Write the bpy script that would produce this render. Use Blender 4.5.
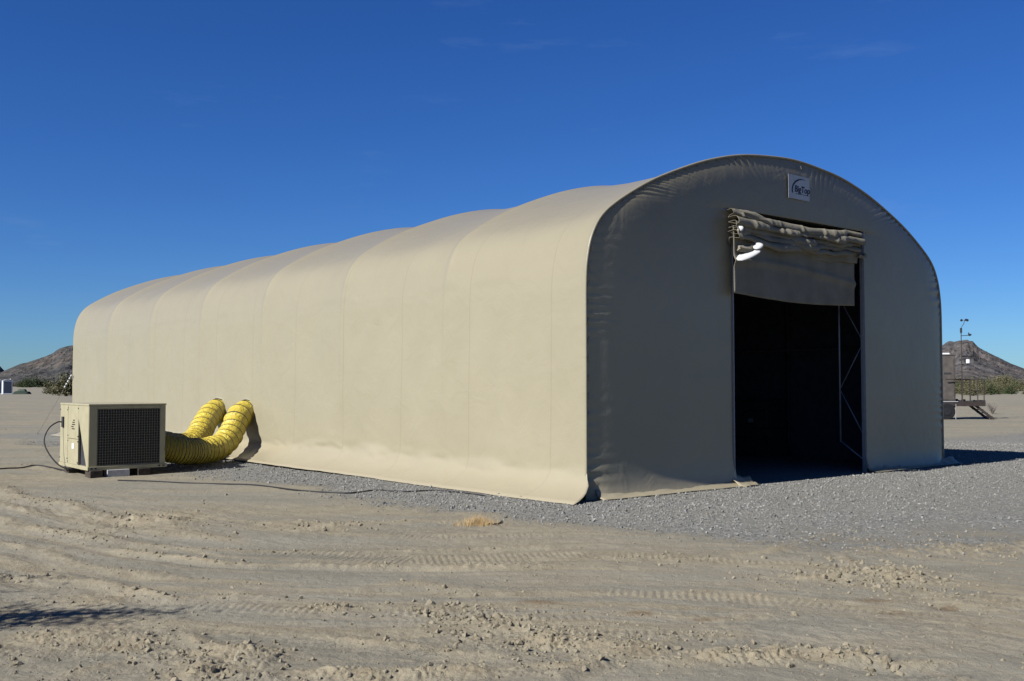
import bpy, bmesh, math, random
import numpy as np
from mathutils import Vector, Matrix

random.seed(7)
rng = np.random.default_rng(11)
R = math.radians
sc = bpy.context.scene
for o in list(bpy.data.objects):
    bpy.data.objects.remove(o)

# ------------------------------------------------------------------ camera
cam_d = bpy.data.cameras.new('camera')
cam = bpy.data.objects.new('camera', cam_d)
sc.collection.objects.link(cam)
cam.location = (0, 0, 1.6)
cam.rotation_euler = (R(90 + 2.463), 0, 0)
cam_d.sensor_width = 36
cam_d.lens = 35.58
cam_d.clip_start = 0.05
cam_d.clip_end = 20000
sc.camera = cam

# ------------------------------------------------------------------ sky and sun
SUN_EL = 37.8
SUN_DIR = Vector((-math.cos(R(37.6)), -math.sin(R(37.6)), 0)).normalized() * math.cos(R(SUN_EL))   # towards the sun
SUN_DIR.z = math.sin(R(SUN_EL))
w = bpy.data.worlds.new('World')
sc.world = w
w.use_nodes = True
nt = w.node_tree
bg = nt.nodes['Background']
sky = nt.nodes.new('ShaderNodeTexSky')
sky.sky_type = 'NISHITA'
sky.sun_disc = False
sky.sun_elevation = R(SUN_EL)
sky.sun_rotation = math.atan2(SUN_DIR.x, SUN_DIR.y)
sky.altitude = 600
sky.air_density = 1.0
sky.dust_density = 0.1
sky.ozone_density = 3.5
hs = nt.nodes.new('ShaderNodeHueSaturation')
hs.inputs['Saturation'].default_value = 1.2
hs.inputs['Hue'].default_value = 0.505
nt.links.new(sky.outputs[0], hs.inputs['Color'])
# faint high cirrus streaks
tcw = nt.nodes.new('ShaderNodeTexCoord')
mpw = nt.nodes.new('ShaderNodeMapping')
mpw.inputs['Scale'].default_value = (2.2, 2.2, 11.0)
nzw = nt.nodes.new('ShaderNodeTexNoise')
nzw.inputs['Scale'].default_value = 2.6
nzw.inputs['Detail'].default_value = 7
nzw.inputs['Roughness'].default_value = 0.6
rpw = nt.nodes.new('ShaderNodeMapRange')
rpw.inputs[1].default_value = 0.60
rpw.inputs[2].default_value = 0.85
rpw.inputs[3].default_value = 0.0
rpw.inputs[4].default_value = 0.16
mxw = nt.nodes.new('ShaderNodeMix')
mxw.data_type = 'RGBA'
mxw.inputs['B'].default_value = (2.9, 4.2, 6.5, 1)
tint = nt.nodes.new('ShaderNodeMix')            # the deep blue of dry desert air
tint.data_type = 'RGBA'; tint.blend_type = 'MULTIPLY'
tint.inputs['Factor'].default_value = 1.0
tint.inputs['B'].default_value = (0.374, 0.617, 0.975, 1)
nt.links.new(hs.outputs[0], tint.inputs['A'])
nt.links.new(tcw.outputs['Generated'], mpw.inputs['Vector'])
nt.links.new(mpw.outputs[0], nzw.inputs['Vector'])
nt.links.new(nzw.outputs[0], rpw.inputs[0])
nt.links.new(rpw.outputs[0], mxw.inputs['Factor'])
nt.links.new(tint.outputs['Result'], mxw.inputs['A'])
nt.links.new(mxw.outputs['Result'], bg.inputs['Color'])
bg.inputs['Strength'].default_value = 0.0505

sun_d = bpy.data.lights.new('sun', 'SUN')
sun_d.energy = 5.0
sun_d.angle = R(0.53)
sun_d.color = (1.0, 0.975, 0.945)
sun = bpy.data.objects.new('sun', sun_d)
sc.collection.objects.link(sun)
sun.rotation_euler = SUN_DIR.to_track_quat('Z', 'Y').to_euler()

sc.view_settings.view_transform = 'Standard'
sc.view_settings.look = 'None'
sc.view_settings.exposure = 0.95
sc.view_settings.gamma = 1.0
sc.view_settings.use_curve_mapping = False
sc.render.engine = 'CYCLES'

# ------------------------------------------------------------------ helpers
A_ = 0.692983
D2 = np.array([math.cos(A_), math.sin(A_)])          # along the front of the shelter
D1 = np.array([-math.sin(A_), math.cos(A_)])         # along its length
C0 = np.array([1.0275, 14.0437])                     # its near front corner
W_, BAY, NB = 9.883, 3.3295, 7
LEN = BAY * NB

def W(u, t, z=0.0):
    p = C0 + D2 * u + D1 * t
    return (float(p[0]), float(p[1]), float(z))

F_, PIT = 1012.09, 0.0429945
def px(x, y, z=0.0):
    """point of the flat ground seen at a pixel of the photograph"""
    c, s = math.cos(PIT), math.sin(PIT)
    dx, dy, dz = (x - 512) / F_, 1.0, (340.5 - y) / F_
    wy, wz = c * dy - s * dz, s * dy + c * dz
    k = (z - 1.6) / wz
    return (dx * k, wy * k)

def link(o):
    sc.collection.objects.link(o)
    return o

def tag(o, label=None, cat=None, group=None, kind=None):
    if label: o['label'] = label
    if cat: o['category'] = cat
    if group: o['group'] = group
    if kind: o['kind'] = kind
    return o

def thing(name, label, cat, loc=(0, 0, 0), rz=0.0, group=None):
    o = link(bpy.data.objects.new(name, None))
    o.empty_display_size = 0.2
    o.location = loc
    o.rotation_euler = (0, 0, rz)
    return tag(o, label, cat, group)

class MB:
    def __init__(s):
        s.v, s.f = [], []
    def add(s, vs, fs):
        n = len(s.v)
        s.v += [tuple(map(float, q)) for q in vs]
        s.f += [tuple(i + n for i in q) for q in fs]
        return s
    def box(s, x0, x1, y0, y1, z0, z1):
        return s.add([(x0, y0, z0), (x1, y0, z0), (x1, y1, z0), (x0, y1, z0), (x0, y0, z1), (x1, y0, z1), (x1, y1, z1), (x0, y1, z1)],
                     [(0, 3, 2, 1), (4, 5, 6, 7), (0, 1, 5, 4), (1, 2, 6, 5), (2, 3, 7, 6), (3, 0, 4, 7)])
    def prism(s, poly, axis, a, b):
        """polygon extruded along an axis (0 x, 1 y, 2 z) from a to b"""
        def P(q, h):
            q = list(q); q.insert(axis, h); return q
        n = len(poly)
        return s.add([P(q, a) for q in poly] + [P(q, b) for q in poly],
                     [tuple(range(n))[::-1], tuple(range(n, 2 * n))] + [(i, (i + 1) % n, n + (i + 1) % n, n + i) for i in range(n)])
    def tube(s, pts, r, n=8, caps=True):
        pts = [Vector(p) for p in pts]
        rr = r if hasattr(r, '__len__') else [r] * len(pts)
        T = [(pts[min(i + 1, len(pts) - 1)] - pts[max(i - 1, 0)]).normalized() for i in range(len(pts))]
        N = T[0].orthogonal().normalized()
        vs, fs = [], []
        for i, p in enumerate(pts):
            N = (N - T[i] * N.dot(T[i])).normalized()
            B = T[i].cross(N)
            for k in range(n):
                a = 2 * math.pi * k / n
                vs.append(p + (N * math.cos(a) + B * math.sin(a)) * rr[i])
        for i in range(len(pts) - 1):
            for k in range(n):
                k2 = (k + 1) % n
                fs.append((i * n + k, i * n + k2, (i + 1) * n + k2, (i + 1) * n + k))
        if caps:
            fs.append(tuple(range(n))[::-1])
            fs.append(tuple((len(pts) - 1) * n + k for k in range(n)))
        return s.add(vs, fs)
    def grid(s, G):
        """rows x cols array of points"""
        a, b = len(G), len(G[0])
        vs = [q for row in G for q in row]
        return s.add(vs, [(i * b + j, i * b + j + 1, (i + 1) * b + j + 1, (i + 1) * b + j) for i in range(a - 1) for j in range(b - 1)])
    def build(s, name, mat=None, parent=None, smooth=False, bevel=0, solid=0):
        me = bpy.data.meshes.new(name)
        me.from_pydata(s.v, [], s.f)
        bm = bmesh.new(); bm.from_mesh(me)
        if not solid and len(s.f) < 60000:
            bmesh.ops.recalc_face_normals(bm, faces=bm.faces)
        bm.to_mesh(me); bm.free()
        if mat: me.materials.append(mat)
        if smooth:
            me.polygons.foreach_set('use_smooth', [True] * len(me.polygons))
        o = link(bpy.data.objects.new(name, me))
        if parent: o.parent = parent
        if bevel:
            m = o.modifiers.new('bevel', 'BEVEL'); m.width = bevel; m.segments = 2; m.limit_method = 'ANGLE'
        if solid:
            m = o.modifiers.new('solid', 'SOLIDIFY'); m.thickness = solid; m.offset = 0
        return o

def np_mesh(name, V, F, mat=None, attrs=None, smooth=False):
    me = bpy.data.meshes.new(name)
    k = F.shape[1]
    me.vertices.add(len(V)); me.vertices.foreach_set('co', V.astype(np.float32).ravel())
    me.loops.add(F.size); me.loops.foreach_set('vertex_index', F.astype(np.int32).ravel())
    me.polygons.add(len(F)); me.polygons.foreach_set('loop_start', np.arange(0, F.size, k, dtype=np.int32))
    me.polygons.foreach_set('loop_total', np.full(len(F), k, dtype=np.int32))
    me.polygons.foreach_set('use_smooth', np.full(len(F), smooth))
    for an, arr in (attrs or {}).items():
        at = me.attributes.new(an, 'FLOAT', 'POINT'); at.data.foreach_set('value', arr.astype(np.float32))
    me.update(calc_edges=True)
    me.validate()
    if mat: me.materials.append(mat)
    return me

# value noise ---------------------------------------------------------------
_perm = rng.random((256, 256))
def vnoise(x, y):
    xi = np.floor(x).astype(int); yi = np.floor(y).astype(int)
    fx = x - xi; fy = y - yi
    fx = fx * fx * (3 - 2 * fx); fy = fy * fy * (3 - 2 * fy)
    g = lambda a, b: _perm[a & 255, b & 255]
    return ((g(xi, yi) * (1 - fx) + g(xi + 1, yi) * fx) * (1 - fy) + (g(xi, yi + 1) * (1 - fx) + g(xi + 1, yi + 1) * fx) * fy) * 2 - 1
def fbm(x, y, o=4, g=0.5):
    s = 0; a = 1; n = 0
    for i in range(o):
        s = s + a * vnoise(x + 17.3 * i, y - 9.1 * i); n += a
        a *= g; x = x * 2.03; y = y * 2.03
    return s / n

# materials -------------------------------------------------------------------
def mat(name, col, rough=0.7, spec=0.3, metal=0.0, var=0.0, vscale=6.0, bump=0.0, bscale=40.0, col2=None, coat=0):
    m = bpy.data.materials.new(name); m.use_nodes = True
    N = m.node_tree; b = N.nodes['Principled BSDF']
    b.inputs['Base Color'].default_value = (*col, 1)
    b.inputs['Roughness'].default_value = rough
    b.inputs['Specular IOR Level'].default_value = spec
    b.inputs['Metallic'].default_value = metal
    tc = N.nodes.new('ShaderNodeTexCoord')
    if var or col2:
        nz = N.nodes.new('ShaderNodeTexNoise'); nz.inputs['Scale'].default_value = vscale; nz.inputs['Detail'].default_value = 6
        N.links.new(tc.outputs['Object'], nz.inputs['Vector'])
        cr = N.nodes.new('ShaderNodeValToRGB')
        c2 = col2 or tuple(c * (1 + var) for c in col)
        c1 = col if col2 else tuple(c * (1 - var) for c in col)
        cr.color_ramp.elements[0].position = 0.32; cr.color_ramp.elements[1].position = 0.68
        cr.color_ramp.elements[0].color = (*c1, 1); cr.color_ramp.elements[1].color = (*c2, 1)
        N.links.new(nz.outputs[0], cr.inputs[0]); N.links.new(cr.outputs[0], b.inputs['Base Color'])
    if bump:
        nb = N.nodes.new('ShaderNodeTexNoise'); nb.inputs['Scale'].default_value = bscale; nb.inputs['Detail'].default_value = 5
        N.links.new(tc.outputs['Object'], nb.inputs['Vector'])
        bp = N.nodes.new('ShaderNodeBump'); bp.inputs['Strength'].default_value = bump; bp.inputs['Distance'].default_value = 0.02
        N.links.new(nb.outputs[0], bp.inputs['Height']); N.links.new(bp.outputs[0], b.inputs['Normal'])
    return m

def nodes_of(m):
    return m.node_tree, m.node_tree.nodes['Principled BSDF']

def math_node(N, op, a, b=None, c=None):
    n = N.nodes.new('ShaderNodeMath'); n.operation = op
    for i, q in enumerate((a, b, c)):
        if q is None: continue
        if isinstance(q, (int, float)): n.inputs[i].default_value = q
        else: N.links.new(q, n.inputs[i])
    return n.outputs[0]

# tan tarpaulin with welded seams every 1.95 m, faint dirt and a fine weave
def fabric_mat(name, seams=True):
    m = bpy.data.materials.new(name); m.use_nodes = True
    N, b = nodes_of(m)
    tc = N.nodes.new('ShaderNodeTexCoord')
    sp = N.nodes.new('ShaderNodeSeparateXYZ'); N.links.new(tc.outputs['Object'], sp.inputs[0])
    nz = N.nodes.new('ShaderNodeTexNoise'); nz.inputs['Scale'].default_value = 0.9; nz.inputs['Detail'].default_value = 8; nz.inputs['Roughness'].default_value = 0.62
    N.links.new(tc.outputs['Object'], nz.inputs['Vector'])
    cr = N.nodes.new('ShaderNodeValToRGB')
    cr.color_ramp.elements[0].position = 0.3; cr.color_ramp.elements[1].position = 0.7
    cr.color_ramp.elements[0].color = (0.2228, 0.2016, 0.1377, 1); cr.color_ramp.elements[1].color = (0.2398, 0.2168, 0.1492, 1)
    N.links.new(nz.outputs[0], cr.inputs[0])
    # dust carried up from the ground at the foot of the fabric
    dz = N.nodes.new('ShaderNodeMapRange'); dz.inputs[1].default_value = 0.0; dz.inputs[2].default_value = 0.6; dz.inputs[3].default_value = 0.45; dz.inputs[4].default_value = 0.0
    nzd = N.nodes.new('ShaderNodeTexNoise'); nzd.inputs['Scale'].default_value = 3.0; nzd.inputs['Detail'].default_value = 6
    N.links.new(tc.outputs['Object'], nzd.inputs['Vector'])
    zz = math_node(N, 'ADD', sp.outputs[2], math_node(N, 'MULTIPLY', math_node(N, 'SUBTRACT', nzd.outputs[0], 0.5), 0.7))
    N.links.new(zz, dz.inputs[0])
    mx = N.nodes.new('ShaderNodeMix'); mx.data_type = 'RGBA'; mx.inputs['B'].default_value = (0.2430, 0.2040, 0.1377, 1)
    N.links.new(dz.outputs[0], mx.inputs['Factor']); N.links.new(cr.outputs[0], mx.inputs['A'])
    col = mx.outputs['Result']
    # darker tone towards the top, with an uneven edge
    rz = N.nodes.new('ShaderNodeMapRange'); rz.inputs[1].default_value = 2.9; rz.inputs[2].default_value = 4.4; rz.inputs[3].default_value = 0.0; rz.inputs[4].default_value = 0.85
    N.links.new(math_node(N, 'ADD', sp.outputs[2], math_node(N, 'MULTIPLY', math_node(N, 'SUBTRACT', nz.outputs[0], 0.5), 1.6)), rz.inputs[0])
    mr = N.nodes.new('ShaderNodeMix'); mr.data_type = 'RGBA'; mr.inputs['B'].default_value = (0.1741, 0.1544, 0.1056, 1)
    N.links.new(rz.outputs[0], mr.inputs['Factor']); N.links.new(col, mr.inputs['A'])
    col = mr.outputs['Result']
    wv = N.nodes.new('ShaderNodeTexNoise'); wv.inputs['Scale'].default_value = 2.3; wv.inputs['Detail'].default_value = 4; wv.inputs['Distortion'].default_value = 0.8
    N.links.new(tc.outputs['Object'], wv.inputs['Vector'])
    fine = N.nodes.new('ShaderNodeTexNoise'); fine.inputs['Scale'].default_value = 90; fine.inputs['Detail'].default_value = 2
    N.links.new(tc.outputs['Object'], fine.inputs['Vector'])
    hgt = math_node(N, 'ADD', math_node(N, 'MULTIPLY', wv.outputs[0], 0.035), math_node(N, 'MULTIPLY', fine.outputs[0], 0.0012))
    if seams:
        s = math_node(N, 'MODULO', math_node(N, 'ADD', sp.outputs[1], 19.5 - 0.71), 1.95)
        s = math_node(N, 'ABSOLUTE', math_node(N, 'SUBTRACT', s, 0.03))
        line = math_node(N, 'LESS_THAN', s, 0.012)
        band = math_node(N, 'LESS_THAN', s, 0.035)
        mx2 = N.nodes.new('ShaderNodeMix'); mx2.data_type = 'RGBA'; mx2.inputs['B'].default_value = (0.1701, 0.1440, 0.0918, 1)
        N.links.new(math_node(N, 'MULTIPLY', line, 0.30), mx2.inputs['Factor']); N.links.new(col, mx2.inputs['A'])
        col = mx2.outputs['Result']
        hgt = math_node(N, 'ADD', hgt, math_node(N, 'MULTIPLY', band, 0.002))
    bp = N.nodes.new('ShaderNodeBump'); bp.inputs['Strength'].default_value = 0.35; bp.inputs['Distance'].default_value = 1.0
    N.links.new(hgt, bp.inputs['Height']); N.links.new(bp.outputs[0], b.inputs['Normal'])
    N.links.new(col, b.inputs['Base Color'])
    b.inputs['Roughness'].default_value = 0.33
    b.inputs['Specular IOR Level'].default_value = 0.24
    return m

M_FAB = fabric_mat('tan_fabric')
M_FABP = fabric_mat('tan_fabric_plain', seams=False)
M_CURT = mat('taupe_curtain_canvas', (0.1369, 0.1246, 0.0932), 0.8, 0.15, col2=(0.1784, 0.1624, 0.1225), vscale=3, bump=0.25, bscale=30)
M_INSHADE = mat('painted_interior_shade', (0.055, 0.060, 0.075), 0.9, 0.1, var=0.15)  # interior shade put into the colour of the added inner sheet
M_STEEL = mat('galvanised_steel', (0.2952, 0.3116, 0.3280), 0.45, 0.5, 0.7, var=0.15, vscale=12)
M_DSTEEL = mat('dull_dark_steel', (0.0492, 0.0508, 0.0574), 0.6, 0.3, 0.3, var=0.2, vscale=12)
M_LAT = mat('lattice_steel', (0.30, 0.32, 0.36), 0.5, 0.4, 0.3, var=0.15)
M_ALU = mat('grey_alloy', (0.2132, 0.2173, 0.2214), 0.6, 0.3, 0.1, var=0.1)
M_WHITE = mat('white_fabric_lining', (0.40, 0.40, 0.385), 0.7, 0.2, var=0.04)
M_SIGN = mat('sign_white', (0.3486, 0.3608, 0.3713), 0.5, 0.3, var=0.06, vscale=3)
M_INK = mat('dark_navy_ink', (0.012, 0.018, 0.05), 0.6, 0.2)
M_CREAM = mat('cream_painted_steel', (0.2781, 0.2526, 0.1580), 0.45, 0.3, var=0.07, vscale=5, bump=0.05, bscale=12)
M_COIL = mat('dark_coil', (0.017, 0.016, 0.013), 0.6, 0.3, var=0.3, vscale=30)
M_WIRE = mat('coated_wire', (0.14, 0.13, 0.10), 0.5, 0.3)
M_DARK = mat('dark_void', (0.03, 0.03, 0.035), 0.8, 0.2, var=0.2)
M_RUBBER = mat('black_rubber', (0.012, 0.012, 0.013), 0.6, 0.3)
M_WOOD = mat('weathered_wood', (0.055, 0.045, 0.035), 0.85, 0.1, var=0.3, vscale=14, bump=0.4)
M_PALEB = mat('pale_concrete_block', (0.4100, 0.4018, 0.3772), 0.9, 0.1, var=0.15, vscale=12, bump=0.3)
M_BLACKP = mat('black_plastic', (0.016, 0.016, 0.018), 0.5, 0.4, var=0.2)
M_CASE = mat('dark_green_case', (0.03, 0.035, 0.03), 0.6, 0.4, var=0.2)
M_RUST = mat('dark_painted_steel', (0.0230, 0.0213, 0.0213), 0.6, 0.3, var=0.35, vscale=9, col2=(0.0451, 0.0312, 0.0246))
M_GREYBOX = mat('weathered_tan_grey_panel', (0.075, 0.066, 0.058), 0.7, 0.2, var=0.22, vscale=4, bump=0.1)
M_WHITEP = mat('white_plastic', (0.6396, 0.6478, 0.6560), 0.4, 0.4, var=0.03)
M_BLUEGREY = mat('blue_grey_plastic', (0.0492, 0.0615, 0.0902), 0.5, 0.4, var=0.12)
M_TARP = mat('dark_green_tarp', (0.0107, 0.0213, 0.0139), 0.7, 0.2, var=0.3, vscale=8, bump=0.4, bscale=8)
M_TARP2 = mat('grey_green_canvas', (0.0451, 0.0615, 0.0451), 0.8, 0.2, var=0.2, vscale=6, bump=0.4, bscale=8)
M_BARK = mat('grey_brown_bark', (0.10, 0.075, 0.05), 0.9, 0.1, var=0.3, vscale=14, bump=0.5)
M_LEAF = mat('olive_leaf', (0.0515, 0.0525, 0.0253), 0.8, 0.1, col2=(0.1037, 0.0968, 0.0537), vscale=1.3)
M_LEAFD = mat('dark_green_leaf', (0.0183, 0.0295, 0.0103), 0.7, 0.2, col2=(0.0373, 0.0533, 0.0174), vscale=1.3)
M_STRAW = mat('dry_straw', (0.3486, 0.2460, 0.1185), 0.8, 0.2, var=0.2, vscale=20)
M_TWIG = mat('grey_twig', (0.16, 0.14, 0.12), 0.85, 0.1, var=0.2, vscale=10)

# hose: yellow cloth with a dark wire line each turn
def hose_mat():
    m = bpy.data.materials.new('yellow_duct_cloth'); m.use_nodes = True
    N, b = nodes_of(m)
    at = N.nodes.new('ShaderNodeAttribute'); at.attribute_name = 'turn'
    fr = math_node(N, 'FRACT', at.outputs['Fac'])
    d = math_node(N, 'ABSOLUTE', math_node(N, 'SUBTRACT', fr, 0.5))
    pr = N.nodes.new('ShaderNodeAttribute'); pr.attribute_name = 'pressed'
    line = math_node(N, 'LESS_THAN', d, math_node(N, 'ADD', math_node(N, 'MULTIPLY', pr.outputs['Fac'], 0.07), 0.06))
    tc = N.nodes.new('ShaderNodeTexCoord')
    nz = N.nodes.new('ShaderNodeTexNoise'); nz.inputs['Scale'].default_value = 5; nz.inputs['Detail'].default_value = 6
    N.links.new(tc.outputs['Object'], nz.inputs['Vector'])
    cr = N.nodes.new('ShaderNodeValToRGB')
    cr.color_ramp.elements[0].position = 0.3; cr.color_ramp.elements[1].position = 0.7
    cr.color_ramp.elements[0].color = (0.3440, 0.2520, 0.0165, 1); cr.color_ramp.elements[1].color = (0.4472, 0.3612, 0.0468, 1)
    N.links.new(nz.outputs[0], cr.inputs[0])
    mx = N.nodes.new('ShaderNodeMix'); mx.data_type = 'RGBA'; mx.inputs['B'].default_value = (0.0301, 0.0210, 0.0066, 1)
    N.links.new(line, mx.inputs['Factor']); N.links.new(cr.outputs[0], mx.inputs['A'])
    N.links.new(mx.outputs['Result'], b.inputs['Base Color'])
    nb = N.nodes.new('ShaderNodeTexNoise'); nb.inputs['Scale'].default_value = 11; nb.inputs['Detail'].default_value = 4; nb.inputs['Distortion'].default_value = 1.0
    N.links.new(tc.outputs['Object'], nb.inputs['Vector'])
    bp = N.nodes.new('ShaderNodeBump'); bp.inputs['Strength'].default_value = 0.7; bp.inputs['Distance'].default_value = 0.06
    N.links.new(nb.outputs[0], bp.inputs['Height']); N.links.new(bp.outputs[0], b.inputs['Normal'])
    b.inputs['Roughness'].default_value = 0.45
    return m
M_HOSE = hose_mat()
M_COLLAR = mat('pale_collar_cloth', (0.3444, 0.3362, 0.2952), 0.6, 0.2, var=0.15, vscale=10)

# ground: grey silt flats, tan disturbed soil, grey-blue gravel
def ground_mat():
    m = bpy.data.materials.new('desert_ground'); m.use_nodes = True
    N, b = nodes_of(m)
    def noise(sc_, det=6, ro=0.6, dist=0.0, mp=None):
        n = N.nodes.new('ShaderNodeTexNoise'); n.inputs['Scale'].default_value = sc_; n.inputs['Detail'].default_value = det
        n.inputs['Roughness'].default_value = ro; n.inputs['Distortion'].default_value = dist
        N.links.new(mp or tc.outputs['Object'], n.inputs['Vector']); return n.outputs[0]
    def mixc(f, a, c):
        n = N.nodes.new('ShaderNodeMix'); n.data_type = 'RGBA'
        if isinstance(f, float): n.inputs['Factor'].default_value = f
        else: N.links.new(f, n.inputs['Factor'])
        for s, q in (('A', a), ('B', c)):
            if isinstance(q, tuple): n.inputs[s].default_value = (*q, 1)
            else: N.links.new(q, n.inputs[s])
        return n.outputs['Result']
    def rng_(v, a, c, o0=0.0, o1=1.0):
        n = N.nodes.new('ShaderNodeMapRange'); n.inputs[1].default_value = a; n.inputs[2].default_value = c
        n.inputs[3].default_value = o0; n.inputs[4].default_value = o1; N.links.new(v, n.inputs[0]); return n.outputs[0]
    tc = N.nodes.new('ShaderNodeTexCoord')
    mp = N.nodes.new('ShaderNodeMapping'); mp.inputs['Scale'].default_value = (0.25, 1.0, 1.0)
    N.links.new(tc.outputs['Object'], mp.inputs['Vector'])
    def attr(n_):
        a = N.nodes.new('ShaderNodeAttribute'); a.attribute_name = n_; return a.outputs['Fac']
    soil, grav, stain = attr('soil'), attr('gravel'), attr('stain')
    flat = mixc(rng_(noise(0.9, 7, 0.65, 0, mp.outputs[0]), 0.38, 0.62), (0.1327, 0.1228, 0.0940), (0.1781, 0.1652, 0.1288))
    flat = mixc(rng_(noise(0.05, 4, 0.6, 0, mp.outputs[0]), 0.4, 0.65), flat, (0.1697, 0.1560, 0.1201))
    flat = mixc(rng_(noise(14, 5, 0.7), 0.35, 0.75, 0.0, 0.5), flat, (0.1949, 0.1793, 0.1359))
    tan = mixc(rng_(noise(3.5, 6, 0.65), 0.35, 0.65), (0.1722, 0.1444, 0.0964), (0.2285, 0.1992, 0.1375))
    base = mixc(soil, flat, tan)
    # darker damp or rusty patches
    base = mixc(rng_(noise(1.1, 3, 0.5, 0, mp.outputs[0]), 0.70, 0.78, 0.0, 0.45), base, (0.1176, 0.0871, 0.0553))
    base = mixc(rng_(math_node(N, 'ADD', stain, math_node(N, 'MULTIPLY', math_node(N, 'SUBTRACT', noise(9, 6, 0.75), 0.5), 1.6)), 0.3, 1.0, 0.0, 0.65), base, (0.1050, 0.0681, 0.0355))
    # gravel: stones as cells
    vo = N.nodes.new('ShaderNodeTexVoronoi'); vo.inputs['Scale'].default_value = 26; N.links.new(tc.outputs['Object'], vo.inputs['Vector'])
    hsv = N.nodes.new('ShaderNodeSeparateColor'); N.links.new(vo.outputs['Color'], hsv.inputs[0])
    cr = N.nodes.new('ShaderNodeValToRGB'); cr.color_ramp.elements[0].color = (0.0882, 0.0871, 0.0782, 1); cr.color_ramp.elements[1].color = (0.2142, 0.2108, 0.1896, 1)
    e = cr.color_ramp.elements.new(0.5); e.color = (0.1327, 0.1311, 0.1185, 1)
    N.links.new(hsv.outputs[0], cr.inputs[0])
    gcol = mixc(rng_(noise(0.7, 5, 0.6), 0.35, 0.65, 0.1, 0.7), cr.outputs[0], (0.1529, 0.1461, 0.1209))
    gmask = rng_(math_node(N, 'ADD', grav, math_node(N, 'MULTIPLY', math_node(N, 'SUBTRACT', noise(8, 8, 0.78), 0.5), 2.4)), 0.35, 0.65)
    base = mixc(gmask, base, gcol)
    N.links.new(base, b.inputs['Base Color'])
    ck = N.nodes.new('ShaderNodeTexVoronoi'); ck.feature = 'DISTANCE_TO_EDGE'; ck.inputs['Scale'].default_value = 1.9
    mp2 = N.nodes.new('ShaderNodeMapping'); N.links.new(tc.outputs['Object'], mp2.inputs['Vector'])
    vadd = N.nodes.new('ShaderNodeVectorMath'); vadd.operation = 'ADD'
    nzc = N.nodes.new('ShaderNodeTexNoise'); nzc.inputs['Scale'].default_value = 4; nzc.inputs['Detail'].default_value = 6
    N.links.new(tc.outputs['Object'], nzc.inputs['Vector'])
    N.links.new(mp2.outputs[0], vadd.inputs[0]); N.links.new(nzc.outputs['Color'], vadd.inputs[1]); N.links.new(vadd.outputs[0], ck.inputs['Vector'])
    crack = rng_(ck.outputs['Distance'], 0.0, 0.012, 1.0, 0.0)
    crack = math_node(N, 'MULTIPLY', crack, rng_(noise(0.6, 3), 0.52, 0.6))
    h = math_node(N, 'ADD', math_node(N, 'MULTIPLY', noise(9, 8, 0.72), 0.035), math_node(N, 'MULTIPLY', noise(60, 4, 0.7), 0.007))
    h = math_node(N, 'SUBTRACT', h, math_node(N, 'MULTIPLY', crack, 0.012))
    h = math_node(N, 'SUBTRACT', h, math_node(N, 'MULTIPLY', math_node(N, 'MULTIPLY', vo.outputs['Distance'], gmask), 0.014))
    bp = N.nodes.new('ShaderNodeBump'); bp.inputs['Strength'].default_value = 0.8; bp.inputs['Distance'].default_value = 1.0
    N.links.new(h, bp.inputs['Height']); N.links.new(bp.outputs[0], b.inputs['Normal'])
    b.inputs['Roughness'].default_value = 0.95
    b.inputs['Specular IOR Level'].default_value = 0.1
    return m
M_GROUND = ground_mat()
M_CLOD = mat('dry_clod_soil', (0.1452, 0.1246, 0.0853), 0.95, 0.1, col2=(0.2075, 0.1820, 0.1304), vscale=9, bump=0.6, bscale=60)
M_STONE = mat('grey_gravel_stone', (0.0871, 0.0853, 0.0782), 0.85, 0.2, col2=(0.2324, 0.2280, 0.2070), vscale=19)

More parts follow.
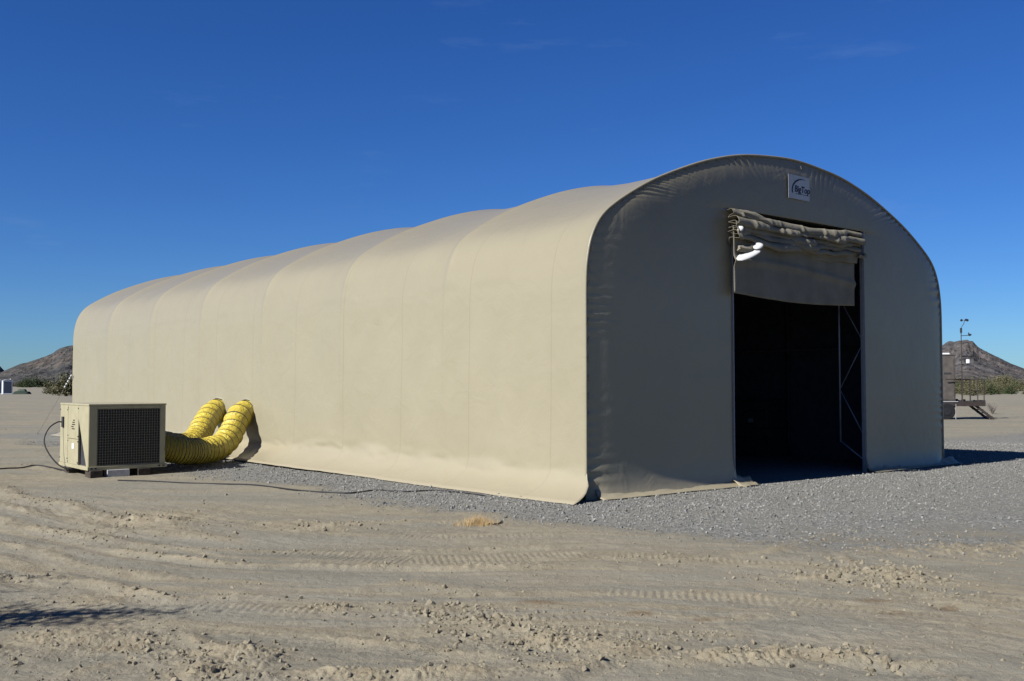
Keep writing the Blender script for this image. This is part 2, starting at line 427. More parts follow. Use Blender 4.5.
# ------------------------------------------------------------------ terrain
# wheel ruts and soil ridges, as polylines on the ground: (points, width, height, tread lugs)
TR = [
    ([(-60, 470), (0, 485), (15, 495), (32, 500), (65, 502), (100, 519), (150, 523), (200, 526)], .20, .075, 0),
    ([(-40, 495), (0, 500), (32, 515), (75, 522), (120, 532), (190, 538), (260, 541)], .16, .040, 0),
    ([(-60, 512), (0, 521), (25, 529), (62, 534), (82, 537), (130, 546)], .18, .065, 1),
    ([(90, 549), (125, 553), (162, 557), (220, 564), (256, 567), (345, 568), (400, 569), (485, 569), (560, 567), (610, 566)], .09, .050, 1),
    ([(110, 542), (135, 546), (187, 551), (250, 552), (350, 553), (512, 548), (640, 545)], .11, .032, 1),
    ([(-40, 540), (0, 545), (50, 552), (75, 566), (130, 574), (200, 581)], .14, .040, 0),
    ([(-30, 580), (15, 577), (60, 583), (100, 585), (150, 597), (175, 601), (256, 598), (300, 602)], .10, .042, 1),
    ([(330, 594), (351, 590), (413, 586), (451, 591), (520, 593)], .13, .032, 0),
    ([(150, 629), (175, 632), (212, 645), (250, 656), (290, 668)], .10, .050, 0),
    ([(255, 630), (290, 635), (340, 638), (390, 644), (450, 652), (520, 660), (560, 662)], .10, .038, 0),
    ([(445, 622), (500, 630), (540, 638), (600, 648), (640, 650)], .13, .055, 0),
    ([(530, 640), (560, 632), (600, 628), (660, 626)], .08, .026, 0),
    ([(520, 690), (560, 675), (620, 655), (660, 646), (715, 634)], .08, .045, 0),
    ([(785, 582), (840, 577), (900, 582)], .16, .045, 0),
    ([(900, 584), (925, 591), (960, 605), (1024, 617), (1100, 630)], .12, .030, 0),
    ([(700, 560), (768, 552), (800, 543), (830, 535), (870, 528)], .16, .035, 0),
    ([(840, 550), (850, 562), (862, 575)], .08, .03, 0),
    ([(900, 552), (950, 549), (1000, 545), (1060, 540)], .22, .030, 0),
    ([(680, 668), (740, 660), (790, 650), (840, 660), (900, 668), (1000, 664)], .09, .035, 0),
    ([(300, 672), (380, 676), (460, 672), (540, 668)], .08, .04, 0),
    ([(-20, 665), (30, 655), (80, 645), (140, 637), (170, 640)], .11, .055, 0),
    ([(180, 690), (200, 665), (215, 650)], .09, .05, 0),
    ([(20, 690), (80, 672), (140, 660), (200, 660)], .10, .04, 0),
    ([(640, 596), (700, 592), (760, 596), (830, 604)], .14, .022, 0),
    ([(250, 525), (330, 528), (420, 523), (500, 520)], .2, .03, 0),
    ([(560, 612), (640, 614), (720, 620), (800, 612)], .12, .022, 0),
    ([(-20, 462), (0, 466), (30, 464), (62, 467)], .16, .05, 0),
    ([(-20, 412), (10, 412), (40, 414), (70, 416)], .4, .05, 0),
    ([(-20, 430), (5, 431), (40, 431)], .35, .06, 0),
    ([(600, 560), (660, 556), (720, 566)], .16, .025, 0),
]
SPINE = np.array([px(*q) for q in [(-160, 500), (-60, 512), (25, 529), (82, 540), (220, 563), (400, 571), (600, 569), (800, 577), (1024, 602), (1200, 630)]])
TRG = [(np.array([px(*q) for q in p]), wd, hh, lug) for p, wd, hh, lug in TR]

# crumbled piles: (pixel of the photograph, half sizes in metres, height)
PILES = [(*px(x, y), a, b_, h) for x, y, a, b_, h in [
    (327, 610, .30, .14, .04), (432, 611, .32, .16, .045), (478, 622, .42, .26, .055), (535, 640, .5, .2, .055), (580, 648, .4, .12, .04),
    (690, 637, .35, .10, .035), (870, 576, .62, .40, .06), (820, 579, .5, .16, .04), (790, 658, .45, .16, .045), (560, 668, .4, .12, .04),
    (90, 600, .5, .3, .03), (230, 655, .35, .18, .05), (30, 640, .6, .45, .05), (130, 645, .4, .2, .06), (190, 672, .4, .25, .05), (910, 548, 1.2, .5, .03), (350, 676, .5, .14, .05),
    (725, 662, .5, .14, .04), (1010, 548, .7, .4, .03), (970, 602, .8, .25, .035), (160, 520, .9, 1.1, .05), (300, 528, .8, .5, .035), (640, 655, .5, .2, .045), (450, 672, .6, .12, .04)]]
STAINS = [(*px(x, y), a, b_) for x, y, a, b_ in [(540, 603, .17, .14), (873, 600, .16, .11), (703, 620, .10, .08), (640, 614, .12, .09), (893, 613, .15, .08), (945, 608, .14, .1), (300, 690, .2, .1)]]
def stain_mask(X, Y):
    m = np.zeros(X.shape)
    for cx, cy, a, b_ in STAINS:
        m = np.maximum(m, np.exp(-((X - cx) / a) ** 2 - ((Y - cy) / b_) ** 2))
    return m

def seg_dist(X, Y, P):
    best = np.full(X.shape, 1e9); side = np.zeros(X.shape); arc = np.zeros(X.shape); s0 = 0.0
    for i in range(len(P) - 1):
        a, b_ = P[i], P[i + 1]; e = b_ - a; L = math.hypot(*e)
        q = np.clip(((X - a[0]) * e[0] + (Y - a[1]) * e[1]) / (L * L), 0, 1)
        dx = X - a[0] - q * e[0]; dy = Y - a[1] - q * e[1]
        d = np.hypot(dx, dy); m_ = d < best
        best = np.where(m_, d, best)
        side = np.where(m_, np.sign(e[0] * dy - e[1] * dx), side)
        arc = np.where(m_, s0 + q * L, arc)
        s0 += L
    return best, side, arc, s0

def shelter_uv(X, Y):
    return (X - C0[0]) * D2[0] + (Y - C0[1]) * D2[1], (X - C0[0]) * D1[0] + (Y - C0[1]) * D1[1]

def gravel_mask(X, Y):
    u, t = shelter_uv(X, Y)
    n = fbm(X * 0.6, Y * 0.9, 5, .6) * 1.2
    # apron beside the long wall, wide pad in front, to the right beyond the shelter
    left = np.clip((u + 2.5 + 0.12 * t * 0 - 0.9 * n) / 0.9, 0, 1) * np.clip((26 - t) / 2, 0, 1)
    left *= np.where(t > 0, 1, 0)
    right = np.clip((-0.6 + 0.92 * u + (t + 3.6)) / 1.0 + 1.0 * n, 0, 1) * np.where(t <= 0, 1, 0)
    far = np.clip((u - 9.0) / 1.0, 0, 1) * np.clip((6 - t) / 3, 0, 1) * np.where(t > 0, 1, 0)
    l2 = np.clip((u + 2.3 - 0.7 * n) / 0.8, 0, 1)
    front = np.clip((t + 6.0 + 1.0 * np.minimum(u, 1.5) + 2.0 * n) / 3.4, 0, 1) * l2 * np.where(t <= 0, 1, 0)
    return np.clip(np.maximum.reduce([left * np.where(u < 9.5, 1, 0), front, far]), 0, 1)

def terrain(X, Y):
    r = np.hypot(X, Y)
    near = np.clip((60 - r) / 30, 0, 1)
    u, t = shelter_uv(X, Y)
    # keep it level under and around the shelter
    du = np.maximum(np.maximum(-u - 0.9, u - W_), 0); dt = np.maximum(np.maximum(-t - .6, t - LEN), 0)
    off = np.clip(np.hypot(du, dt) / 1.5, 0, 1)
    g = gravel_mask(X, Y)
    rough = (1 - 0.75 * g)
    z = 0.030 * fbm(X * 0.35 + 3, Y * 0.8, 3) * off * near
    z = z + 0.014 * fbm(X * 1.6, Y * 3.2, 4, 0.6) * off * rough * near
    patch = np.clip(fbm(X * 0.5 + 40, Y * 0.9 - 12, 3) * 1.6 + 0.35, 0, 1)
    z = z + 0.013 * np.abs(fbm(X * 7, Y * 9, 4, 0.6)) * patch * off * rough * near
    z = z - 0.085 * np.exp(-(((X + 7.2) / 3.2) ** 2 + ((Y - 18.6) / 2.4) ** 2))        # hollow under the cooling unit
    soil = np.zeros(X.shape)
    # many faint wheel marks run side by side along one sweeping line
    m_ = (r < 22) & (r > 4) & (g < .95)
    if m_.any():
        xs, ys = X[m_], Y[m_]
        d, sd, ar, L = seg_dist(xs, ys, SPINE)
        ds = d * sd
        fade = np.clip((4.2 - d) / 2.0, 0, 1) * (1 - g[m_])
        st = fbm(ds * 7, ar * .45 + 5, 4, .62)
        z[m_] += .013 * st * fade
        tread = np.clip(fbm(ds * 3.1 + 8, ar * .3, 2) * 4 - .9, 0, 1)
        z[m_] += .0027 * tread * fade * np.sign(np.sin(ar * 2 * math.pi / .062 + ds * 9))
        soil[m_] = np.clip(.15 + 1.9 * fbm(ds * 5 + 30, ar * .35, 3, .6), 0, .85) * fade
    for P, wd, hh, lug in TRG:
        x0, y0 = P.min(0) - 1.2; x1, y1 = P.max(0) + 1.2
        m_ = (X > x0) & (X < x1) & (Y > y0) & (Y < y1)
        if not m_.any(): continue
        xs, ys = X[m_], Y[m_]
        d, sd, ar, L = seg_dist(xs, ys, P)
        d = np.abs(d * sd + 0.05 * fbm(xs * 2.2, ys * 2.2, 3))
        fade = np.clip(ar / 0.5, 0, 1) * np.clip((L - ar) / 0.5, 0, 1)
        n = 0.55 + 0.75 * np.clip(fbm(xs * 3.3 + 5, ys * 3.3, 3) + 0.25, 0, 1.2)
        wd = wd * .72
        crest = np.exp(-(d / wd) ** 2)
        lumps = 1 + 0.55 * fbm(xs * 13, ys * 16, 3, 0.6)
        if lug:
            lumps = lumps * (1 + 0.24 * np.sin(ar * 2 * math.pi / 0.115 + 2 * fbm(xs * 2, ys * 2, 2)) * np.clip(fbm(xs * 1.3 + 3, ys * 1.3, 2) + .6, 0, 1))
        trough = np.exp(-((d - 2.3 * wd) / wd) ** 2) * (sd < 0)
        z[m_] += 0.55 * fade * hh * (crest * n * lumps - 0.55 * trough)
        soil[m_] = np.maximum(soil[m_], fade * np.clip(crest * 1.25, 0, 1) * np.clip(0.5 + n * 0.4, 0, 1))
    for cx, cy, a, b_, h in PILES:
        m_ = (np.abs(X - cx) < 2.5 * a) & (np.abs(Y - cy) < 2.5 * b_)
        if not m_.any(): continue
        xs, ys = X[m_], Y[m_]
        wx = xs + .04 * fbm(xs * 6, ys * 6, 2); wy = ys + .04 * fbm(xs * 6 + 9, ys * 6, 2)
        k = np.exp(-((xs - cx) / a) ** 2 - ((ys - cy) / b_) ** 2) * np.clip(.75 + .9 * fbm(xs * 3, ys * 4, 3), 0, 1.3)
        crumb = np.clip(np.abs(fbm(wx * 24, wy * 24, 2, .5)) * 2.2, 0, 1) ** .7 * np.clip(.55 + 1.4 * fbm(xs * 8, ys * 8, 2), .1, 1.4) + .35 * np.abs(fbm(wx * 60, wy * 60, 2))
        z[m_] += h * .55 * k * (.3 + .95 * crumb)
        soil[m_] = np.maximum(soil[m_], np.clip(k * 1.4, 0, 1))
    # far plain gently rises and rolls
    far = np.clip((r - 60) / 200, 0, 1)
    z = z + far * 0.25 * fbm(X * 0.02, Y * 0.03, 3)
    dist_tan = np.clip(fbm(X * 0.35 + 9, Y * 1.1 + 4, 4) * 1.4 + 0.12, 0, 0.65)
    soil = np.clip(np.maximum(soil, dist_tan * (1 - g)), 0, 1)
    soil = soil * np.clip((140 - r) / 60, 0.25, 1)
    return z, soil, g

def make_ground():
    inner = np.linspace(-R(47), R(47), 1150)
    outer = np.linspace(R(47), 2 * math.pi - R(47), 150)[1:-1]
    ang = np.concatenate([inner, outer])
    rows = [0.6, 1.2, 2.0, 3.0, 4.0, 4.7]
    r = 5.1
    while r < 70:
        rows.append(r); r += max(0.010, 0.55 * r * r / 1620)
    while r < 9000:
        rows.append(r); r *= 1.05
    rows = np.array(rows)
    RR, AA = np.meshgrid(rows, ang, indexing='ij')
    X = RR * np.sin(AA); Y = RR * np.cos(AA)
    z, soil, g = terrain(X.ravel(), Y.ravel())
    V = np.c_[X.ravel(), Y.ravel(), z]
    nr, na = len(rows), len(ang)
    i = np.arange(nr - 1)[:, None]; j = np.arange(na)[None, :]
    j2 = (j + 1) % na
    F = np.stack([i * na + j + 0 * j2, (i + 1) * na + j, (i + 1) * na + j2, i * na + j2], -1).reshape(-1, 4)
    # close the middle
    V = np.vstack([V, [0, 0, 0]]); soil = np.append(soil, 0); g = np.append(g, 0)
    me = np_mesh('ground', V, F, M_GROUND, {'soil': soil, 'gravel': g, 'stain': stain_mask(V[:, 0], V[:, 1])}, True)
    o = link(bpy.data.objects.new('ground', me))
    tag(o, 'flat desert ground of grey silt, tan rutted soil and grey gravel', 'ground', kind='structure')
    print('ground', nr, na)
make_ground()

def ground_z(x, y):
    return float(terrain(np.array([float(x)]), np.array([float(y)]))[0][0])

# loose stones and clods, too many to count
ICO_V = np.array([(0, 0, 1), (.894, 0, .447), (.276, .851, .447), (-.724, .526, .447), (-.724, -.526, .447), (.276, -.851, .447),
                  (.724, .526, -.447), (-.276, .851, -.447), (-.894, 0, -.447), (-.276, -.851, -.447), (.724, -.526, -.447), (0, 0, -1)])
ICO_F = np.array([(0, 1, 2), (0, 2, 3), (0, 3, 4), (0, 4, 5), (0, 5, 1), (1, 6, 2), (2, 7, 3), (3, 8, 4), (4, 9, 5), (5, 10, 1),
                  (6, 7, 2), (7, 8, 3), (8, 9, 4), (9, 10, 5), (10, 6, 1), (11, 7, 6), (11, 8, 7), (11, 9, 8), (11, 10, 9), (11, 6, 10)])
OCT_V = np.array([(1, 0, 0), (0, 1, 0), (-1, 0, 0), (0, -1, 0), (0, 0, 1), (0, 0, -1)], float)
OCT_F = np.array([(0, 1, 4), (1, 2, 4), (2, 3, 4), (3, 0, 4), (1, 0, 5), (2, 1, 5), (3, 2, 5), (0, 3, 5)])
def scatter(name, P, size, base_v, base_f, mat_, label, cat, sink=0.25, jit=0.28, flat=(0.45, 0.9)):
    n = len(P); k = len(base_v)
    q = rng.normal(size=(n, 4)); q /= np.linalg.norm(q, axis=1)[:, None]
    a, b_, c, d = q.T
    Rm = np.stack([1 - 2 * (c * c + d * d), 2 * (b_ * c - a * d), 2 * (b_ * d + a * c), 2 * (b_ * c + a * d), 1 - 2 * (b_ * b_ + d * d), 2 * (c * d - a * b_),
                   2 * (b_ * d - a * c), 2 * (c * d + a * b_), 1 - 2 * (b_ * b_ + c * c)], -1).reshape(n, 3, 3)
    sc3 = np.stack([np.ones(n), rng.uniform(.6, 1, n), rng.uniform(*flat, n)], -1)
    v = base_v[None] * (1 + jit * rng.uniform(-1, 1, (n, k, 1))) * sc3[:, None] * size[:, None, None]
    v = np.einsum('nij,nkj->nki', Rm, v)
    z = terrain(P[:, 0], P[:, 1])[0]
    v[..., 0] += P[:, 0:1]; v[..., 1] += P[:, 1:2]; v[..., 2] += (z + size * (0.5 - sink))[:, None]
    F = (base_f[None] + (np.arange(n) * k)[:, None, None]).reshape(-1, 3)
    o = link(bpy.data.objects.new(name, np_mesh(name, v.reshape(-1, 3), F, mat_)))
    return tag(o, label, cat, kind='stuff')

def clods():
    P, S = [], []
    for (pts, wd, hh, lug) in TRG:
        L = sum(math.hypot(*(pts[i + 1] - pts[i])) for i in range(len(pts) - 1))
        dens = 55 if hh > .04 else 22
        n = int(L * dens)
        seg = rng.integers(0, len(pts) - 1, n); q = rng.random(n)[:, None]
        c = pts[seg] * (1 - q) + pts[seg + 1] * q + rng.normal(size=(n, 2)) * wd * 0.75
        keep = fbm(c[:, 0] * 1.5 + 7, c[:, 1] * 1.5, 3) > -0.05
        c = c[keep]
        P.append(c); S.append(np.clip(rng.lognormal(math.log(.0085), .5, len(c)), .004, .03))
    # dense piles seen in the photograph (pixel, spread in m, number, size)
    for x, y, sx, sy, n, s in [(327, 610, .16, .1, 90, .022), (432, 611, .18, .12, 90, .022), (422, 614, .05, .06, 12, .035), (478, 620, .28, .2, 330, .024),
                               (530, 640, .3, .15, 260, .022), (580, 648, .22, .08, 120, .018), (690, 637, .2, .06, 90, .018),
                               (860, 577, .38, .28, 420, .024), (872, 572, .25, .25, 220, .028), (820, 579, .4, .12, 130, .02), (790, 658, .25, .1, 170, .02),
                               (560, 663, .3, .08, 90, .018), (130, 642, .12, .1, 40, .03), (90, 600, .4, .2, 40, .02), (230, 655, .25, .12, 120, .025),
                               (30, 640, .5, .4, 130, .02), (190, 672, .3, .2, 90, .028), (880, 668, .06, .06, 14, .04), (866, 656, .05, .05, 10, .035),
                               (160, 520, .5, .7, 80, .03), (290, 528, .3, .3, 50, .03), (355, 528, .25, .2, 50, .035), (910, 548, .8, .35, 160, .022), (350, 674, .4, .1, 90, .02),
                               (725, 660, .4, .12, 100, .018), (1010, 548, .5, .3, 90, .025), (970, 600, .5, .2, 120, .018), (690, 558, .4, .3, 60, .02)]:
        cx, cy = px(x, y); sy *= 1.3
        n = int(n * .5)
        c = np.c_[rng.normal(cx, sx, n), rng.normal(cy, sy, n)]
        P.append(c); S.append(np.clip(rng.lognormal(math.log(s * .62), .4, n), .005, .034))
    # sparse crumbs everywhere in the near field
    n = 5200
    a = rng.uniform(-R(38), R(38), n); r = 5.2 + 12 * rng.random(n) ** 1.2
    c = np.c_[r * np.sin(a), r * np.cos(a)]
    keep = fbm(c[:, 0] * .8 + 30, c[:, 1] * .8, 3) > -0.1
    c = c[keep]; P.append(c); S.append(np.clip(rng.lognormal(math.log(.006), .45, len(c)), .003, .018))
    P = np.vstack(P); S = np.concatenate(S)
    u, t = shelter_uv(P[:, 0], P[:, 1])
    k = ~((u > -0.8) & (t > -0.4))
    scatter('dirt_clods', P[k], S[k], ICO_V, ICO_F, M_CLOD, 'dry crumbled clods of soil scattered along the ruts', 'clods', jit=0.3, sink=.42)
    print('clods', k.sum())
clods()
def gravel():
    n = 330000
    a = rng.uniform(-R(40), R(40), n); r = 7 + 24 * rng.random(n) ** 0.9
    P = np.c_[r * np.sin(a), r * np.cos(a)]
    g = gravel_mask(P[:, 0], P[:, 1]); u, t = shelter_uv(P[:, 0], P[:, 1])
    near = np.clip(1.0 - (np.maximum(-u - .6, 0) + np.maximum(-t, 0)) / 6.0, 0.06, 1) ** 1.5
    keep = (rng.random(n) < g * near) & ~((u > -0.55) & (u < W_ + .1) & (t > -.25))
    P = P[keep][:62000]
    S = np.clip(rng.lognormal(math.log(.0095), .42, len(P)), .004, .030)
    scatter('gravel', P, S, OCT_V, OCT_F, M_STONE, 'loose grey gravel stones spread around the shelter', 'gravel', sink=0.1, jit=0.3, flat=(.6, 1))
    print('gravel', len(P))
gravel()

# ------------------------------------------------------------------ hills
def hill(name, label, ridge, D, depth, m, seed, cat='hill'):
    ridge = np.array(ridge, float)
    nx, ny = 420, 120
    xs = np.linspace(ridge[0, 0], ridge[-1, 0], nx)
    X = np.zeros((ny, nx)); Y = np.zeros((ny, nx)); Z = np.zeros((ny, nx))
    for j in range(ny):
        q = j / (ny - 1)                               # 0 foot near us, 0.62 ridge, 1 far foot
        d = D - depth * (0.62 - q) / 0.62 if q < .62 else D + depth * (q - .62)
        X[j] = (xs - 512) / F_ * d; Y[j] = d
        H = np.maximum((384 - np.interp(xs, ridge[:, 0], ridge[:, 1])) * D / F_ + 1.6, 0)
        sh = (q / .62) ** 1.25 if q < .62 else (1 - (q - .62) / .38)
        s_ = D / 100.0
        n1 = 1 - 2 * np.abs(fbm(X[j] / (5.5 * s_ / 2) + seed, Y[j] / (11 * s_ / 2) + seed, 5, .55))
        n2 = fbm(X[j] / (1.1 * s_ / 2) + seed, Y[j] / (1.3 * s_ / 2), 4, .6)
        Z[j] = H * sh * (1 + 0.30 * (n1 - .45) * 4 * sh * (1 - sh) + 0.07 * n2 * (4 * sh * (1 - sh) + .25)) - 2 * (1 - sh)
    V = np.c_[X.ravel(), Y.ravel(), Z.ravel()]
    i = np.arange(ny - 1)[:, None]; j = np.arange(nx - 1)[None]
    F = np.stack([i * nx + j, i * nx + j + 1, (i + 1) * nx + j + 1, (i + 1) * nx + j], -1).reshape(-1, 4)
    o = link(bpy.data.objects.new(name, np_mesh(name, V, F, m, None, False)))
    return tag(o, label, cat, kind='structure')

def hill_mat(name, a, b_, c, s):
    m = bpy.data.materials.new(name); m.use_nodes = True
    N, bs = nodes_of(m)
    tc = N.nodes.new('ShaderNodeTexCoord')
    n1 = N.nodes.new('ShaderNodeTexNoise'); n1.inputs['Scale'].default_value = s; n1.inputs['Detail'].default_value = 9; n1.inputs['Roughness'].default_value = .65
    N.links.new(tc.outputs['Object'], n1.inputs['Vector'])
    cr = N.nodes.new('ShaderNodeValToRGB')
    cr.color_ramp.elements[0].position = .36; cr.color_ramp.elements[0].color = (*a, 1)
    cr.color_ramp.elements[1].position = .66; cr.color_ramp.elements[1].color = (*c, 1)
    e = cr.color_ramp.elements.new(.5); e.color = (*b_, 1)
    N.links.new(n1.outputs[0], cr.inputs[0])
    n2 = N.nodes.new('ShaderNodeTexNoise'); n2.inputs['Scale'].default_value = s * 8; n2.inputs['Detail'].default_value = 6
    N.links.new(tc.outputs['Object'], n2.inputs['Vector'])
    mx = N.nodes.new('ShaderNodeMix'); mx.data_type = 'RGBA'; mx.blend_type = 'MULTIPLY'
    r2 = N.nodes.new('ShaderNodeMapRange'); r2.inputs[1].default_value = .3; r2.inputs[2].default_value = .7; r2.inputs[3].default_value = .55; r2.inputs[4].default_value = 1.25
    N.links.new(n2.outputs[0], r2.inputs[0])
    mx.inputs['Factor'].default_value = 1.0
    N.links.new(cr.outputs[0], mx.inputs['A']); N.links.new(r2.outputs[0], mx.inputs['B'])
    N.links.new(mx.outputs['Result'], bs.inputs['Base Color'])
    bp = N.nodes.new('ShaderNodeBump'); bp.inputs['Strength'].default_value = 1; bp.inputs['Distance'].default_value = 6
    N.links.new(n2.outputs[0], bp.inputs['Height']); N.links.new(bp.outputs[0], bs.inputs['Normal'])
    bs.inputs['Roughness'].default_value = 1; bs.inputs['Specular IOR Level'].default_value = 0
    return m
M_HL = hill_mat('brown_hill_rock', (0.0365, 0.0392, 0.0415), (0.0525, 0.0528, 0.0521), (0.0736, 0.0642, 0.0558), .012)
M_HR = hill_mat('reddish_hill_rock', (0.0563, 0.0557, 0.0573), (0.0768, 0.0706, 0.0679), (0.0992, 0.0870, 0.0785), .010)
M_HF = hill_mat('dark_far_rock', (0.0320, 0.0392, 0.0453), (0.0512, 0.0571, 0.0641), (0.0704, 0.0713, 0.0754), .006)
hill('hills', 'dark brown rocky hill rising behind the left end of the shelter',
     [(-420, 383), (-260, 378), (-120, 379), (-40, 376), (0, 373), (6, 370), (20, 364), (28, 362), (40, 358), (52, 353.5), (60, 348), (67, 346), (72, 345), (80, 348), (110, 357), (150, 368), (210, 378), (260, 384)],
     1300, 520, M_HL, 3)
hill('hills', 'reddish brown rounded hill beyond the right end of the shelter',
     [(700, 384), (800, 376), (880, 362), (925, 348), (938, 345.5), (943, 345), (949, 341.3), (955, 342), (960, 340.5), (967, 339.7), (973, 341), (979, 347), (988, 352), (996, 356), (1010, 363), (1024, 368.5), (1060, 378), (1110, 384)],
     1500, 620, M_HR, 8)
hill('hills', 'small dark far ridge peeking over the toilet at the left edge',
     [(-300, 384), (-160, 372), (-60, 362), (-14, 363), (0, 366), (4, 370), (14, 378), (30, 384)], 3200, 900, M_HF, 21)

hill('hills', 'low far range along the horizon behind the shelter',
     [(180, 384), (260, 379), (340, 376), (420, 379), (500, 374), (560, 377), (640, 373), (700, 376), (760, 371), (820, 375), (880, 378), (920, 384)], 3000, 700, M_HF, 33)

# ------------------------------------------------------------------ fabric shelter
SH = thing('fabric_shelter', 'long tan fabric shelter with rounded arch roof and open front doorway', 'shelter', (C0[0], C0[1], 0), A_)
half = [(4.94, -0.03), (4.94, .5), (4.94, 1.0), (4.94, 1.6), (4.94, 2.2), (4.94, 2.77), (4.935, 3.05), (4.91, 3.33), (4.82, 3.67), (4.62, 3.98), (4.25, 4.25), (3.62, 4.59), (2.94, 4.87), (2.23, 5.11), (1.47, 5.29), (.72, 5.38), (0, 5.42)]
def smooth_poly(pts, n):
    pts = np.array(pts, float)
    out = []
    for i in range(len(pts) - 1):
        p0 = pts[max(i - 1, 0)]; p1 = pts[i]; p2 = pts[i + 1]; p3 = pts[min(i + 2, len(pts) - 1)]
        for k in range(n):
            q = k / n
            out.append(.5 * ((2 * p1) + (-p0 + p2) * q + (2 * p0 - 5 * p1 + 4 * p2 - p3) * q * q + (-p0 + 3 * p1 - 3 * p2 + p3) * q ** 3))
    out.append(pts[-1])
    return np.array(out)
UC = W_ / 2
lefts = [(-a + UC, z) for a, z in half]
rights = [(a + UC, z) for a, z in half[::-1]][1:]
PROF = smooth_poly(lefts + rights, 5)
dP = np.gradient(PROF, axis=0)
NRM = np.c_[-dP[:, 1], dP[:, 0]]; NRM /= np.linalg.norm(NRM, axis=1)[:, None]      # outward

def bulge(t, z):
    s = (t / BAY) % 1.0
    sh = (4 * s * (1 - s)) ** 0.85
    # the cloth is stretched over the hoops and sags inwards between them
    d = min(s, 1 - s) * BAY
    ridge = 0.014 * math.exp(-(d / .07) ** 2) * np.clip((z - .8) / .8, 0, 1)
    return ridge - sh * (0.034 * np.clip((z - .75) / 1.8, 0, 1) + 0.054 * np.clip((z - 3.0) / 1.6, 0, 1))

FOOT = 16
def cover():
    lo = np.array([(0.0, z) for z in np.linspace(0.0, .62, FOOT)])
    up = PROF[PROF[:, 1] > .64]; upN = NRM[PROF[:, 1] > .64]
    k0 = len(up) - sum(1 for p in PROF if p[0] > UC and p[1] <= .64)
    PC = np.vstack([lo, up, PROF[(PROF[:, 1] <= .64) & (PROF[:, 0] > UC)]])
    NC = np.vstack([np.tile([-1.0, 0.0], (FOOT, 1)), upN, NRM[(PROF[:, 1] <= .64) & (PROF[:, 0] > UC)]])
    ts = np.concatenate([[0], np.arange(1, int(LEN / 0.10) + 1) * 0.10, [LEN]])
    ts = np.unique(np.round(np.concatenate([ts] + [np.arange(0, NB + 1) * BAY + q for q in (-.09, -.06, -.03, 0, .03, .06, .09)]), 3))
    ts = ts[(ts >= 0) & (ts <= LEN)]
    G = []
    for t in ts:
        row = []
        for i_, ((u, z), n) in enumerate(zip(PC, NC)):
            b_ = bulge(t, z)
            wr = 0.012 * float(vn(t * 0.9, z * 0.5 + (7 if u > UC else 0))) * min(1, z) + 0.010 * float(vn(t * 2.3 + z * 1.1, z * 0.9 + 31)) * (z < 3.2)
            # soft drag lines near the foot
            wr = wr * min(1, max(0, (z - .45) / .6))
            wr += 0.006 * (z > .75) * math.sin(t * 5.1 + 2.5 * math.sin(t * 1.3)) * math.exp(-((z - .5) / .4) ** 2)
            fade = 0.0 if t < 0.12 or t > LEN - .12 else 1.0
            k = b_ + wr * fade
            if i_ < FOOT:
                top = 0.50 + .10 * float(vn(t * .45, 7))
                q = min(1, max(0, 1 - z / top))
                o1 = 0.62 + 0.07 * float(vn(t * .8, 3.1)) + .035 * float(vn(t * 3.1, 9))
                out = o1 * (.10 * q ** 1.3 + .90 * q ** 3.2)
                fold = .055 * float(vn(t * 1.3 + z * 2.2, z * 5 + 3)) + .03 * max(0, 1 - 3 * abs(float(vn(t * 1.9 - z * 2.6, z * 3 + 40)))) - .01
                out += fold * min(1, q * 3) * (1 - q ** 3)
                tt = t - .36 * q ** 1.7 * max(0, 1 - t / .45)
                row.append((u - out - k * 0 + n[0] * k, tt, max(z, 0.012)))
            else:
                row.append((u + n[0] * k, t, z + n[1] * k))
        G.append(row)
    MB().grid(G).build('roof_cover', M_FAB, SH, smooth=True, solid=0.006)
    # added dark sheet inside, standing in for the deep interior shade
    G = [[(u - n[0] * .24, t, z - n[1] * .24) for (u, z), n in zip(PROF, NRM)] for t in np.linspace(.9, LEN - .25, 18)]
    MB().grid(G).build('interior_shade_sheet', M_INSHADE, SH, smooth=True)
def vn(x, y):
    return fbm(np.array([x]), np.array([y]), 3)[0]
cover()

# skirt that flares out on to the gravel along the near long side
def skirt(side):
    G = []
    ts = np.linspace(-0.36 if side < 0 else .02, LEN + .05, 300)
    for i, t in enumerate(ts):
        o1 = 0.60 + 0.06 * float(vn(t * .8, 3.1)) + .03 * float(vn(t * 3.1, 9))
        if t < .5 and side < 0: o1 += .02
        top = 0.62 + .07 * float(vn(t * .5, 7))
        row = []
        for q in np.linspace(0, 1, 14):
            out = 0.004 + o1 * (.12 * q ** 1.6 + .88 * q ** 3)
            z = top * (1 - q) ** 1.05 + 0.018
            z += 0.030 * float(vn(t * 2.2 + q, q * 3 + 20)) * q * (1 - q) * 4 + 0.02 * math.sin(t * 7 + 3 * q + math.sin(t * 2)) * q * (1 - q) * 2
            tt = t * q ** 2.2 if t < 0 else t
            row.append((-out if side < 0 else W_ + out * .35, tt, z))
        G.append(row)
    MB().grid(G).build('ground_skirt', M_FABP, SH, smooth=True, solid=0.004)
skirt(1)

